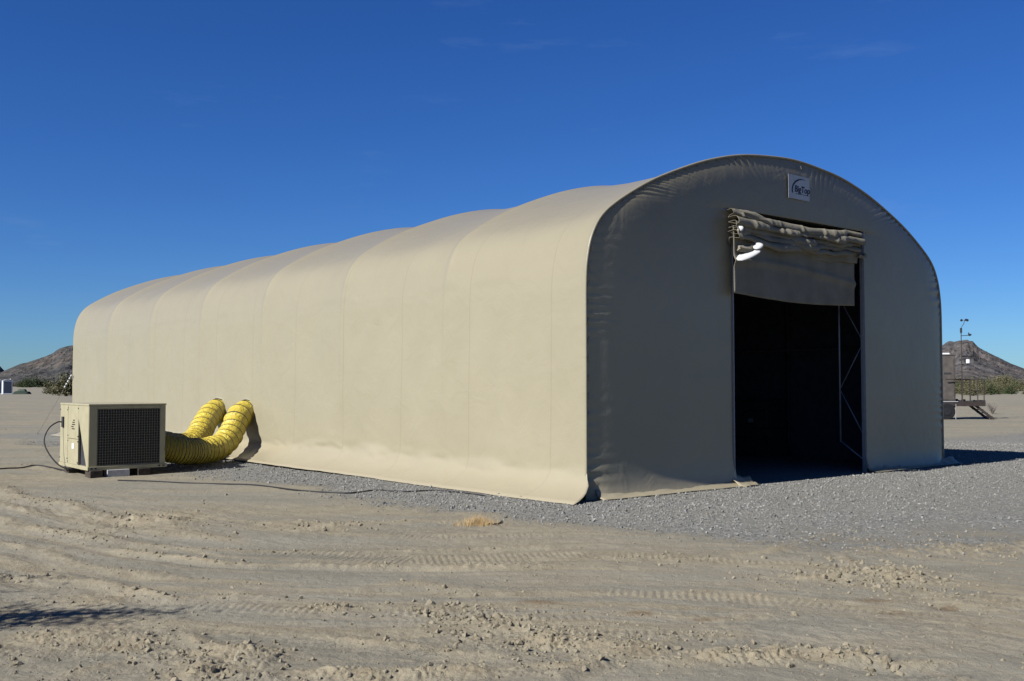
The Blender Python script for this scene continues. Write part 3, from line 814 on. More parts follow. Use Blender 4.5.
# end walls; the front one leaves the doorway open
DU0, DU1, DZ = 3.20, 6.98, 4.40
def endwall(front=True):
    n = 420
    seg = np.r_[0, np.cumsum(np.hypot(*np.diff(PROF, axis=0).T))]
    s = np.linspace(0, seg[-1], n)
    B = np.c_[np.interp(s, seg, PROF[:, 0]), np.interp(s, seg, PROF[:, 1])]
    inn = np.array([(DU0, -0.03), (DU0, DZ), (DU1, DZ), (DU1, -0.03)]) if front else np.array([(UC - .02, -.03), (UC - .02, 3), (UC + .02, 3), (UC + .02, -.03)])
    L = np.r_[0, np.cumsum(np.hypot(*np.diff(inn, axis=0).T))]
    # split the outline so that corners face corners
    key = np.interp([UC - 4.25, UC + 4.25], B[:, 0], s)
    si = np.interp(s, [0, key[0], key[1], seg[-1]], [0, L[1], L[2], L[3]])
    I = np.c_[np.interp(si, L, inn[:, 0]), np.interp(si, L, inn[:, 1])]
    G = []
    rs = np.r_[0, 0.004, 0.01, 0.018, 0.03, 0.045, 0.065, 0.09, .13, .18, .25, .33, .42, .52, .62, .72, .82, .9, .95, .98, 1]
    for r in rs:
        row = []
        for k in range(n):
            p = B[k] * (1 - r) + I[k] * r
            dist = math.hypot(*(p - B[k]))
            inset = .004 - .038 * (1 - math.exp(-dist / .17)) * (1 if front else 0)
            rip = 0.012 * (1 + .8 * math.sin(s[k] * 2.7)) * math.exp(-dist / (.14 + .07 * math.sin(s[k] * 5.3))) * math.sin(s[k] * 2 * math.pi / .15 + 2.6 * math.sin(s[k] * 2.3) + 1.2 * math.sin(s[k] * 7.1)) * min(1, dist / .04)
            wr = 0.010 * float(EW[int(min(63, p[0] * 6))][int(min(39, max(0, p[1] * 6)))]) * min(1, dist / .4) * (1 if r < 1 else 0)
            puff = 0.02 * math.sin(math.pi * min(1, r))
            foot = 0.10 * math.exp(-max(p[1], 0) / .18) * min(1, dist / .3)
            d = inset - puff - foot - rip + wr
            row.append((p[0], d if front else LEN - d, p[1]))
        G.append(row)
    return MB().grid(G).build('end_wall', M_FABP, SH, smooth=True, solid=0.006)
xx, yy = np.meshgrid(np.arange(64) / 6, np.arange(40) / 6, indexing='ij')
EW = fbm(xx * .8 + 55, yy * .5, 3) * 0.5
endwall(True); endwall(False)
# piping along the rim of the front arch
MB().tube([(u + nn[0] * .012, -.006, z + nn[1] * .012) for (u, z), nn in zip(PROF, NRM)], .020, 8).build('rim_piping', M_FABP, SH, smooth=True)
# lacing ties round the front rim
seg = np.r_[0, np.cumsum(np.hypot(*np.diff(PROF, axis=0).T))]
pts = []
for k_, s_ in enumerate(np.arange(1.2, seg[-1] * .42, 0.13)):
    u = np.interp(s_, seg, PROF[:, 0]); z = np.interp(s_, seg, PROF[:, 1])
    nu = np.interp(s_, seg, NRM[:, 0]); nz_ = np.interp(s_, seg, NRM[:, 1])
    l = .09 + .05 * random.random() if k_ % 2 else .012
    pts.append((u - nu * l, -.022 if not k_ % 2 else .014, z - nz_ * l))
mb = MB().tube(pts, .0045, 5)
mb.build('lacing', M_FABP, SH)

# steel hoops inside
for k in range(NB + 1):
    t = min(max(k * BAY, .12), LEN - .12)
    mb = MB()
    pr = [(u - n_[0] * .09, t, z - n_[1] * .09) for (u, z), n_ in zip(PROF[::3], NRM[::3])]
    pr2 = [(u - n_[0] * .42, t, z - n_[1] * .42) for (u, z), n_ in zip(PROF[::3], NRM[::3])]
    mb.tube(pr, .03, 8); mb.tube(pr2, .025, 8)
    for i in range(0, len(pr) - 1, 2):
        mb.tube([pr[i], pr2[i + 1]], .012, 5); mb.tube([pr2[i + 1], pr[min(i + 2, len(pr) - 1)]], .012, 5)
    mb.build('steel_hoop', M_DSTEEL, SH, smooth=True)
for u, z in ((.45, 2.35), (W_ - .45, 2.35), (UC, 5.0)):
    MB().tube([(u, .15, z), (u, LEN - .15, z)], .024, 8).build('purlin', M_DSTEEL, SH, smooth=True)

# doorway posts, header and the lattice columns behind them
for u in (DU0 - .015, DU1 + .02):
    MB().box(u - .009, u + .009, -.065, .03, -.05, DZ - .02).build('door_post', M_ALU, SH, bevel=.006)
MB().box(DU0 - .05, DU1 + .05, .09, .13, DZ + .01, DZ + .07).build('door_header', M_DSTEEL, SH, bevel=.005)
for uo, ui in ((7.3, 7.36), (2.85, 2.80)):
    mb = MB()
    mb.tube([(ui, .7, .50), (ui, .7, 4.6)], .017, 7)
    mb.tube([(uo, .16, 0), (uo, .16, 4.6)], .02, 7)
    mb.tube([(ui, .7, .52), (uo, .16, .18)], .014, 6)
    z = .62; a = True
    while z < 4.0:
        mb.tube([(ui if a else uo, .7 if a else .16, z + .88), (uo if a else ui, .16 if a else .7, z + 0.0)], .010, 5) if not a else mb.tube([(ui, .7, z + .88), (uo, .16, z)], .010, 5)
        z += .88; a = not a
    mb.build('lattice_column', M_LAT, SH, smooth=True)

# ground flaps in front of the end wall
def flap(u0, u1, w0, w1, name='ground_flap', amp=.02, seed=0):
    G = []
    n = max(8, int((u1 - u0) / .06))
    for i in range(n + 1):
        u = u0 + (u1 - u0) * i / n
        wd = w0 + (w1 - w0) * i / n
        wd *= 1 + .22 * float(vn(u * 2.3, seed))
        row = []
        for q in np.linspace(0, 1, 9):
            z = 0.10 * (1 - q) ** 3 + .014 + amp * abs(float(vn(u * 4 + seed, q * 3 + 11))) * (1.2 - q) * 1.6
            row.append((u + .03 * q * float(vn(u * 5, 2)), -.055 - wd * q, z))
        G.append(row)
    return MB().grid(G).build(name, M_FABP, SH, smooth=True, solid=0.008)
flap(.12, 3.28, .20, .26, seed=3)
flap(3.05, 3.55, .30, .22, amp=.05, seed=9)
flap(6.95, 8.0, .20, .30, amp=.045, seed=14)
flap(8.0, 9.86, .20, .14, seed=18)
flap(9.6, 10.15, .16, .24, amp=.06, seed=25)

# company sign up in the gable
sg = MB().box(4.66, 5.27, -.085, -.082, 4.745, 5.15).build('logo_sign', M_SIGN, SH)
arc = []
for i in range(17):
    q = i / 16
    a = R(192) - q * R(118)
    arc.append((5.05 + .30 * math.cos(a), 4.88 + .215 * math.sin(a) + .01))
out = arc + [(x + .030 * (1 - i / 16) * 1.0 + .004, z - .004 - .020 * math.sin(i / 16 * 3.1)) for i, (x, z) in enumerate(arc)][::-1]
MB().prism([(x, z) for x, z in out], 1, -.0885, -.0855).build('sign_arc', M_INK, sg)
def text(body, size, x, z, y, m, parent, name, bold=0.0, shear=0, xs=1.0):
    cu = bpy.data.curves.new(name, 'FONT'); cu.body = body; cu.size = size; cu.extrude = .0012; cu.offset = bold; cu.shear = shear
    cu.align_x = 'CENTER'
    tmp = bpy.data.objects.new(name, cu); sc.collection.objects.link(tmp)
    dg = bpy.context.evaluated_depsgraph_get()
    me = bpy.data.meshes.new_from_object(tmp.evaluated_get(dg))
    bpy.data.objects.remove(tmp)
    o = link(bpy.data.objects.new(name, me)); me.materials.append(m)
    o.parent = parent; o.rotation_euler = (R(90), 0, 0); o.location = (x, y, z); o.scale = (xs, 1, 1)
    return o
text('BigTop', .155, 5.05, 4.87, -.087, M_INK, sg, 'lettering', bold=.004, shear=.15)
MB().box(4.86, 5.24, -.088, -.0855, 4.832, 4.840).build('underline', M_INK, sg)
MB().tube([(5.04, -.07, 5.33), (5.04, -.09, 5.27)], .018, 8).build('rope_eyelet', M_RUBBER, SH)

# rolled-up door curtain: a bundle of canvas folds, and the part left hanging
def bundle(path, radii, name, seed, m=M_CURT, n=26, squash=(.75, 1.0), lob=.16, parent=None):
    """path of (u, z) with depth y; a sagging roll with sharp creases"""
    P = smooth_poly(path, 10); Rr = np.interp(np.linspace(0, 1, len(P)), np.linspace(0, 1, len(radii)), radii)
    G = []
    for i, p in enumerate(P):
        row = []
        for k in range(n + 1):
            a = 2 * math.pi * k / n
            c = abs(math.sin(a * 1.5 + 2.2 * float(vn(i * .05 + seed, 1)))) ** .6 * lob * 1.5
            r = Rr[i] * (1 - c + .30 * float(vn(i * .16 + seed, (k % n) * .35 + seed)) + .10 * math.sin(i * .35 + a * 2))
            row.append((p[0] + .05 * float(vn(i * .2, k * .3 + seed)), p[1] - r * math.cos(a) * squash[0], p[2] + r * math.sin(a) * squash[1]))
        row[-1] = row[0]
        G.append(row)
    mb = MB().grid(G)
    mb.add(G[0][:-1], [tuple(range(n))]); mb.add(G[-1][:-1], [tuple(range(n))])
    return mb.build(name, m, parent or SH, smooth=True)
def sm3(*p): return [tuple(q) for q in p]
# the gathered curtain: loose layers folded over each other
def ridged(x, y):
    return 1 - 2 * abs(float(vn(x, y)))
def folds():
    G = []
    nu = 150
    for i in range(nu):
        q = i / (nu - 1)
        u = 3.05 + (6.74 - 3.05) * q
        zt = 4.335 - .085 * math.sin(math.pi * min(1, q * 1.15)) ** .8 - .02 * q
        step = .098 * (1 + .25 * float(vn(q * 3, 60)))
        cp = [(-.03, zt + .03)]
        for j in range(5):
            a = float(vn(q * 5.5 + j * 3.7, j * 2.1)); b_ = float(vn(q * 5 + j * 5.1, j * 1.3 + 9))
            c = max(0, ridged(q * 7 + j * 2.3, j * 4.4 + 2)) ** 3
            zz = zt - step * j - .03 * a
            fy = -.17 - .055 * (j < 2) - .07 * a - .05 * c - .02 * j * (1 - q)
            cp += [(-.06 - .02 * a, zz), (fy * .8, zz + .012 + .035 * b_), (fy, zz - .035 - .03 * c), (fy * .92, zz - .085 - .05 * a - .03 * c), (-.10, zz - .075 - .02 * b_)]
        cp.append((-.08, zt - step * 5 - .1))
        P = smooth_poly(cp, 3)
        G.append([(u + .03 * float(vn(k * .25, q * 6)), p[0] - .004 * float(vn(q * 30, k * .5)), p[1]) for k, p in enumerate(P)])
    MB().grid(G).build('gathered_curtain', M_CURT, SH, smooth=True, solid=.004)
folds()
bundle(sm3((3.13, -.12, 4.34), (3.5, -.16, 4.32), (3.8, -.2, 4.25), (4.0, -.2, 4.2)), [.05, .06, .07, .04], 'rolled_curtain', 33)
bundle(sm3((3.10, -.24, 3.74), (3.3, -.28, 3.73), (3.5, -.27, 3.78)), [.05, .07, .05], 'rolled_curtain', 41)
# lit white lining turned outwards
def leaf_patch(pts, name):
    G = []
    for i in range(9):
        q = i / 8
        a = np.array(pts[0]) * (1 - q) + np.array(pts[1]) * q
        b_ = np.array(pts[3]) * (1 - q) + np.array(pts[2]) * q
        row = []
        for k in range(7):
            w_ = k / 6
            p = a * (1 - w_) + b_ * w_
            e = math.sin(math.pi * q) ** .6
            mid = (a + b_) / 2
            p = mid + (p - mid) * (.25 + .75 * e)
            row.append((p[0], p[1] - .05 * math.sin(math.pi * w_) * e, p[2]))
        G.append(row)
    return MB().grid(G).build(name, M_WHITE, SH, smooth=True, solid=.01)
leaf_patch([(3.02, -.32, 3.48), (3.46, -.44, 3.68), (3.48, -.32, 3.76), (3.06, -.18, 3.62)], 'white_lining')
leaf_patch([(3.36, -.38, 3.70), (3.54, -.42, 3.78), (3.52, -.32, 3.87), (3.38, -.26, 3.80)], 'white_lining')
leaf_patch([(3.08, -.26, 3.98), (3.15, -.31, 4.02), (3.15, -.24, 4.12), (3.08, -.19, 4.1)], 'white_lining')
# hanging sheet
G = []
for i in range(90):
    u = 3.05 + (6.72 - 3.05) * i / 89
    q = i / 89
    zt = 4.1 - .15 * math.sin(math.pi * q)
    zb = 3.03 - .05 * math.sin(math.pi * q * 1.1) - .03 * q
    row = []
    for k in range(26):
        r = k / 25
        z = zt * (1 - r) + zb * r
        sag = .05 * math.exp(-((r - .58 + .18 * math.cos(math.pi * (q - .4))) / .05) ** 2)
        y = -.17 + .14 * q - .018 * math.sin(q * 5 + .6) * r - .012 * float(vn(u * 1.7, z * 1.4 + 5)) - sag * .8 + .006 * math.sin(u * 7.3) * r
        row.append((u, y, z))
    G.append(row)
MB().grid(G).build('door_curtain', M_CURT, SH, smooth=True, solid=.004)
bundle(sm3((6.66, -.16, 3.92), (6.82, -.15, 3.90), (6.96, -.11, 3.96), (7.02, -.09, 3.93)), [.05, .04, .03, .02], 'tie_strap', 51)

# guy rope with white markers at the rear corner
ro = thing('guy_rope', 'thin guy rope with white tape markers at the rear left corner of the shelter', 'rope', W(-.05, LEN - .1, 0), 0)
p0 = Vector((0, 0, 1.93)); p1 = Vector((-1.35, .6, -.02))
MB().tube([p0, p0.lerp(p1, .5) - Vector((0, 0, .03)), p1], .006, 6).build('rope', M_TWIG, ro)
for k in range(5):
    a = .02 + k * .045
    MB().tube([p0.lerp(p1, a), p0.lerp(p1, a + .022)], .020, 6).build('marker', M_WHITEP, ro)
MB().tube([p1 + Vector((.02, 0, .12)), p1 + Vector((-.05, .02, -.1))], .012, 6).build('stake', M_STEEL, ro)

# ------------------------------------------------------------------ equipment stacked inside, by the right-hand wall
def case(u, t, z, lu, lt, h, label, screen=False):
    b_ = thing('equipment_case', label, 'case', W(u, t, z), A_, 'dark cases inside the shelter')
    MB().box(0, lu, 0, lt, 0, h * .62).build('body', M_CASE, b_, bevel=.02)
    MB().box(0, lu, 0, lt, h * .62 + .006, h).build('lid', M_CASE, b_, bevel=.02)
    for q in (.25, .75):
        MB().box(-.015, -.001, lt * q - .04, lt * q + .04, h * .55, h * .70).build('latch', M_DSTEEL, b_)
    if screen:
        MB().box(-.012, -.002, lt * .4, lt * .55, h * .2, h * .34).build('label_plate', M_ALU, b_)
    return b_
case(8.75, 3.35, 0, .7, .95, .62, 'lower dark case nearest the doorway inside the shelter')
case(8.75, 3.40, .625, .7, .9, .62, 'upper dark case with pale plate stacked nearest the doorway inside', True)
case(8.75, 4.50, 0, .7, 1.05, .66, 'lower dark case deeper inside behind the doorway stack')
case(8.75, 4.55, .665, .7, 1.0, .60, 'upper dark case deeper inside behind the doorway stack')

# ------------------------------------------------------------------ cooling unit
ACP = (-7.59, 18.2, -.02)
AC = thing('air_conditioner', 'cream packaged air conditioner with dark wire grille beside the long wall', 'air conditioner', ACP, A_)
wA, dA, z0, z1 = 1.39, 1.70, .07, 1.26
MB().box(.045, wA - .045, .045, dA - .03, z0 + .02, z1 - .04).build('inner_casing', M_DARK, AC)
MB().box(-.012, wA + .012, -.02, dA + .012, z1 - .035, z1).build('top_panel', M_CREAM, AC, bevel=.008)
# base rail with slots
MB().box(-.02, wA + .03, -.035, dA + .02, z0, z0 + .065).build('base_rail', M_CREAM, AC, bevel=.005)
for x in (.05, .12, wA - .12, wA - .04):
    MB().box(x - .018, x + .018, -.0385, -.034, z0 + .02, z0 + .045).build('rail_slot', M_DARK, AC)
# front frame
fr = MB()
fr.box(0, .145, -.012, .03, z0 + .067, z1 - .037)
fr.box(wA - .105, wA, -.012, .03, z0 + .067, z1 - .037)
fr.box(.147, wA - .107, -.010, .03, z1 - .09, z1 - .037)
fr.box(.147, wA - .107, -.010, .03, z0 + .067, z0 + .08)
fr.build('front_frame', M_CREAM, AC, bevel=.004)
MB().box(.148, wA - .108, .012, .026, z0 + .081, z1 - .092).build('condenser_coil', M_COIL, AC)
gm = MB()
nx_, nz_ = 24, 21
for i in range(nx_ + 1):
    x = .152 + (wA - .264) * i / nx_
    gm.box(x - .0032, x + .0032, -.014, -.008, z0 + .083, z1 - .094)
for i in range(nz_ + 1):
    z = z0 + .088 + (z1 - z0 - .188) * i / nz_
    gm.box(.149, wA - .109, -.0075, -.0025, z - .0032, z + .0032)
gm.build('wire_guard', M_WIRE, AC)
# left side: corner hood with slanted edge, tall doors
zb, zt = z0 + .067, z1 - .037
MB().prism([(0.0, zb), (.10, zb), (.58, zt - .24), (.58, zt), (0.0, zt)], 0, -.004, .03).build('side_hood', M_CREAM, AC)
for y0, y1, zz0, zz1 in ((.585, 1.21, zb + .47, zt), (.585, 1.21, zb, zb + .462), (1.225, dA, zb, zt)):
    dr = MB().box(-.006, .03, y0, y1, zz0, zz1).build('side_panel', M_CREAM, AC, bevel=.004)
    for q in (.08, .92):
        for e in (.02, .98):
            MB().tube([(-.004, y0 + (y1 - y0) * e, zz0 + (zz1 - zz0) * q), (-.013, y0 + (y1 - y0) * e, zz0 + (zz1 - zz0) * q)], .013, 8).build('bolt', M_DARK, dr)
for k, (yy_, zz_, l) in enumerate(((.80, .90, .14), (.78, .86, .18), (.86, .82, .14), (.80, .94, .10), (.80, .78, .17))):
    MB().box(-.0095, -.0065, yy_, yy_ + l, zz_, zz_ + .018).build('stencil_mark', M_RUBBER, AC)
MB().box(-.014, -.0065, .82, .93, .42, .52).build('data_plate', M_WHITEP, AC)
MB().box(-.03, -.005, 1.45, 1.56, .80, 1.0).build('socket_box', M_DARK, AC)
MB().box(wA - .03, wA + .004, 0.02, dA, zb, zt).build('far_side_panel', M_CREAM, AC, bevel=.004)
MB().box(.04, wA - .04, dA - .03, dA + .004, zb, zt).build('rear_panel', M_CREAM, AC, bevel=.004)
# blocks it rests on
def block(x, y, lx, ly, h, m, label, name='timber_block'):
    g = C0  # noqa
    X = ACP[0] + D2[0] * x + D1[0] * y; Y = ACP[1] + D2[1] * x + D1[1] * y
    o = MB().box(-lx / 2, lx / 2, -ly / 2, ly / 2, -h, 0).build(name, m, None, bevel=.008)
    o.location = (X, Y, ACP[2] + z0 - .001); o.rotation_euler = (0, 0, A_)
    return tag(o, label, 'block', 'blocks under the cooling unit')
block(.12, .06, .22, .30, .16, M_WOOD, 'dark timber block under the front left corner of the air conditioner')
block(.98, .05, .22, .24, .16, M_WOOD, 'dark timber block under the front right part of the air conditioner')
block(.52, .04, .40, .2, .14, M_PALEB, 'pale block under the middle of the air conditioner front', 'concrete_block')
block(.08, 1.2, .22, .3, .16, M_WOOD, 'dark timber block under the rear left side of the air conditioner')
block(1.25, 1.4, .22, .3, .16, M_WOOD, 'dark timber block under the rear right corner of the air conditioner')
# looping cable on its left side
def local_ac(x, y, z):
    return (ACP[0] + D2[0] * x + D1[0] * y, ACP[1] + D2[1] * x + D1[1] * y, ACP[2] + z)
def cable(name, pts, r, label, m=M_RUBBER, n=14, cat='cable'):
    P = [Vector(p) for p in pts]
    arr = np.array([tuple(p) for p in P]); sm = smooth_poly(arr, n)
    o = MB().tube([tuple(q) for q in sm], r, 8).build(name, m, None, smooth=True)
    return tag(o, label, cat)
cable('power_cable', [local_ac(-.0, 1.5, .88), local_ac(-.10, 1.52, .90), local_ac(-.27, 1.50, .78), local_ac(-.36, 1.45, .55), local_ac(-.30, 1.3, .30), local_ac(-.14, 1.1, .08), local_ac(.1, .95, .03)], .013,
      'black cable looping down from the left side of the air conditioner')
gp = [px(*q) for q in [(64, 468), (50, 466), (35, 465), (22, 466), (8, 467), (-10, 468), (-40, 468)]]
cable('ground_cable', [(x, y, ground_z(x, y) + .012) for x, y in gp], .013, 'black cable lying on the dirt left of the air conditioner')
gp = [px(*q) for q in [(118, 476), (150, 478), (185, 481), (220, 483.5), (256, 486), (301, 490.5), (343, 493), (360, 492), (376, 490.5), (406, 492), (436, 491), (468, 494), (485, 496.5)]]
cable('ground_cable', [(x, y, ground_z(x, y) + .010) for x, y in gp], .011, 'long dark cable on the gravel from the air conditioner to the shelter skirt')

# ------------------------------------------------------------------ yellow duct hoses
def hose(label, path, rad, turns, pitch_fn, collar):
    P = smooth_poly([W(*q) for q in path], 24)
    # resample by arc length
    L = np.r_[0, np.cumsum(np.linalg.norm(np.diff(P, axis=0), axis=1))]
    n = turns * 7
    q = np.linspace(0, 1, n + 1)
    dens = np.array([pitch_fn(v) for v in q]); cum = np.r_[0, np.cumsum((dens[1:] + dens[:-1]) / 2)]; cum /= cum[-1]
    s = cum * L[-1]
    C = np.c_[np.interp(s, L, P[:, 0]), np.interp(s, L, P[:, 1]), np.interp(s, L, P[:, 2])]
    turn = q * turns
    rad_ = [rad * (1 - (.21 if v < .6 else .21 - (v - .6) * .42) * abs(math.cos(math.pi * tt)) ** 1.5) for tt, v in zip(turn, q)]
    rad_ = [r_ * (1 + .02 * math.sin(tt * 1.7)) for r_, tt in zip(rad_, turn)]
    h = thing('duct_hose', label, 'duct hose', W(path[0][0], path[0][1], 0), 0, 'yellow duct hoses')
    base = np.array(h.location)
    mb = MB().tube([tuple(c - base) for c in C], rad_, 40, caps=False)
    o = mb.build('hose_sleeve', M_HOSE, h, smooth=True)
    at = o.data.attributes.new('turn', 'FLOAT', 'POINT')
    at.data.foreach_set('value', np.repeat(turn, 40).astype(np.float32))
    at = o.data.attributes.new('pressed', 'FLOAT', 'POINT')
    at.data.foreach_set('value', np.repeat(np.clip((.68 - q) / .2, 0, 1), 40).astype(np.float32))
    e = [tuple(c - base) for c in C[-9:-3]]
    MB().tube(e, rad * 1.045, 32, caps=False).build('collar', M_COLLAR, h, smooth=True)
    return h
hose('nearer yellow spiral duct hose curving up from the air conditioner into the shelter wall',
     [(-2.62, 8.95, .42), (-2.1, 9.0, .31), (-1.5, 9.42, .27), (-.98, 9.84, .33), (-.62, 10.16, .55), (-.38, 10.42, .83), (-.14, 10.62, .96), (.2, 10.8, 1.01)],
     .270, 29, lambda v: .5 if v < .45 else (.5 + (v - .45) * 6 if v < .7 else 2.0), 1)
hose('farther yellow spiral duct hose behind the nearer one, with its lit end on the wall',
     [(-2.62, 9.8, .55), (-2.0, 9.85, .36), (-1.4, 10.5, .34), (-.95, 11.1, .48), (-.62, 11.55, .72), (-.36, 11.88, .88), (-.12, 12.1, .98), (.2, 12.28, 1.02)],
     .270, 29, lambda v: .5 if v < .45 else (.5 + (v - .45) * 6 if v < .7 else 2.0), 1)

# ------------------------------------------------------------------ vegetation
def leaf_cloud(n, rx, ry, rz, z0, leaf, seed, clumps=14, power=.5):
    r_ = np.random.default_rng(seed)
    cc = r_.normal(size=(clumps, 3)); cc /= np.linalg.norm(cc, axis=1)[:, None]
    cc *= (r_.random((clumps, 1)) ** power) * .75
    cc[:, 2] = np.abs(cc[:, 2]) * .9
    k = r_.integers(0, clumps, n)
    p = cc[k] + r_.normal(size=(n, 3)) * .19
    p[:, 2] = np.abs(p[:, 2])
    p *= [rx, ry, rz]; p[:, 2] += z0
    a = r_.normal(size=(n, 3)); a /= np.linalg.norm(a, axis=1)[:, None]
    b_ = np.cross(a, r_.normal(size=(n, 3))); b_ /= np.linalg.norm(b_, axis=1)[:, None]
    s = leaf * r_.uniform(.6, 1.4, (n, 1))
    V = np.stack([p - a * s, p + b_ * s * .5, p + a * s, p - b_ * s * .5], 1).reshape(-1, 3)
    F = np.arange(4 * n).reshape(-1, 4)
    return V, F
def bush_meshes(seed, n=900, rx=1.5, ry=1.3, rz=2.0, leaf=.10, m=M_LEAF):
    V, F = leaf_cloud(n, rx, ry, rz, .15, leaf, seed)
    fm = np_mesh('foliage', V, F, m)
    mb = MB(); r_ = random.Random(seed)
    for k in range(12):
        a = r_.uniform(0, 6.28); l = r_.uniform(.5, .95)
        mb.tube([(0.03 * math.cos(a), .03 * math.sin(a), -.1), (rx * .35 * l * math.cos(a), ry * .35 * l * math.sin(a), rz * .45 * l), (rx * .75 * l * math.cos(a), ry * .75 * l * math.sin(a), rz * .85 * l)], [.035, .02, .008], 5)
    sm = bpy.data.meshes.new('stems'); sm.from_pydata(mb.v, [], mb.f); sm.materials.append(M_BARK)
    return fm, sm
PROTO = {('o', k): bush_meshes(50 + k, m=M_LEAF) for k in range(4)}
PROTO.update({('d', k): bush_meshes(80 + k, m=M_LEAFD, rx=1.7) for k in range(3)})
def bush(kind, x, y, s, label, group=None, sz=1.0):
    b_ = thing('desert_bush', label, 'bush', (x, y, ground_z(x, y) - .03), random.uniform(0, 6.28), group)
    for nm, me in zip(('foliage', 'stems'), PROTO[kind]):
        o = link(bpy.data.objects.new(nm, me)); o.parent = b_
    b_.scale = (s, s, s * sz)
    return b_
def at_px(x, y): return px(x, y)
# right scrub band
r_ = random.Random(5)
for i in range(150):
    x = r_.uniform(925, 1080); Y = r_.uniform(135, 330) if i < 90 else r_.uniform(330, 560)
    X = (x - 512) / F_ * Y
    near_ = (Y < 200)
    bush(('o', r_.randrange(4)) if r_.random() < .8 else ('d', r_.randrange(3)), X, Y, r_.uniform(.8, 1.3) * (.9 if near_ else (1.25 if i < 90 else 2.2)),
         'olive desert bush in the scrub band below the right-hand hill', 'bushes of the scrub band on the right', r_.uniform(.7, 1.0))
# left: dark green clump
for i in range(14):
    Y = r_.uniform(430, 520); X = (r_.uniform(23, 47) - 512) / F_ * Y
    bush(('d', r_.randrange(3)), X, Y, r_.uniform(2.0, 2.7), 'dark green bush in the clump at the foot of the left-hand hill', 'dark green clump on the left', r_.uniform(.8, 1.1))
for i in range(34):
    Y = r_.uniform(480, 650); X = (r_.uniform(-60, 88) - 512) / F_ * Y
    bush(('o', r_.randrange(4)), X, Y, r_.uniform(1.6, 2.4), 'olive bush in the thin scrub before the left-hand hill', 'thin scrub on the left', r_.uniform(.6, .9))
# large loose bush group against the shelter's far corner
for i, (x, y, s, z_, lb) in enumerate([(52, 394, 1.2, 1.0, 'loose brown-green bush at the left end of the big group beside the shelter'),
                                  (59, 395.5, 1.5, 1.05, 'tall loose bush in the middle of the big group beside the shelter'),
                                  (66, 396, 1.6, 1.1, 'tall loose bush touching the shelter outline in the big group on the left'),
                                  (77, 396, 1.4, 1.1, 'bush of the left-hand group half hidden by the shelter corner')]):
    X, Y = px(x, y); bush(('o', i), X, Y, s, lb, None, z_)
X, Y = px(1000, 396)
# leafless twiggy bush by the steps
def twig_bush(x, y, h, label, name='dry_bush', n=40, m=M_TWIG, r0=.008, spread=.6, seed=1):
    q = random.Random(seed); mb = MB()
    for k in range(n):
        a = q.uniform(0, 6.28); l = q.uniform(.5, 1) * h; s = q.uniform(.15, spread)
        p1 = (s * l * math.cos(a) * .5, s * l * math.sin(a) * .5, l * .55)
        p2 = (s * l * math.cos(a + .3), s * l * math.sin(a + .3), l)
        mb.tube([(0, 0, -.02), p1, p2], [r0, r0 * .7, r0 * .35], 4)
    o = mb.build(name, m, None); o.location = (x, y, ground_z(x, y))
    return tag(o, label, 'bush')
X, Y = px(992.5, 414); twig_bush(X, Y, .65, 'bare grey twiggy bush beside the metal steps', n=46, r0=.014, spread=.9)
# dry grass tuft near the gravel edge
X, Y = px(478, 526)
q = random.Random(3); mb = MB()
for k in range(520):
    a = q.uniform(0, 6.28); rr = abs(q.gauss(0, .11)); l = q.uniform(.05, .15)
    bx_, by_ = rr * math.cos(a) * 1.5, rr * math.sin(a)
    tx, ty = bx_ + q.gauss(0, .05), by_ + q.gauss(0, .05)
    w_ = .003
    mb.add([(bx_ - w_, by_, -.01), (bx_ + w_, by_, -.01), (tx, ty, l * (1 - min(rr * 2, .6)))], [(0, 1, 2)])
o = mb.build('dry_grass_tuft', M_STRAW, None); o.location = (X, Y, ground_z(X, Y)); tag(o, 'small golden dry grass tuft at the edge of the gravel', 'grass tuft')
gp = [px(*k) for k in [(484, 524), (492, 526), (499, 525), (502, 523)]]
cable('loose_strap', [(x, y, ground_z(x, y) + .01) for x, y in gp], .008, 'short dark strap lying beside the dry grass tuft', cat='strap')

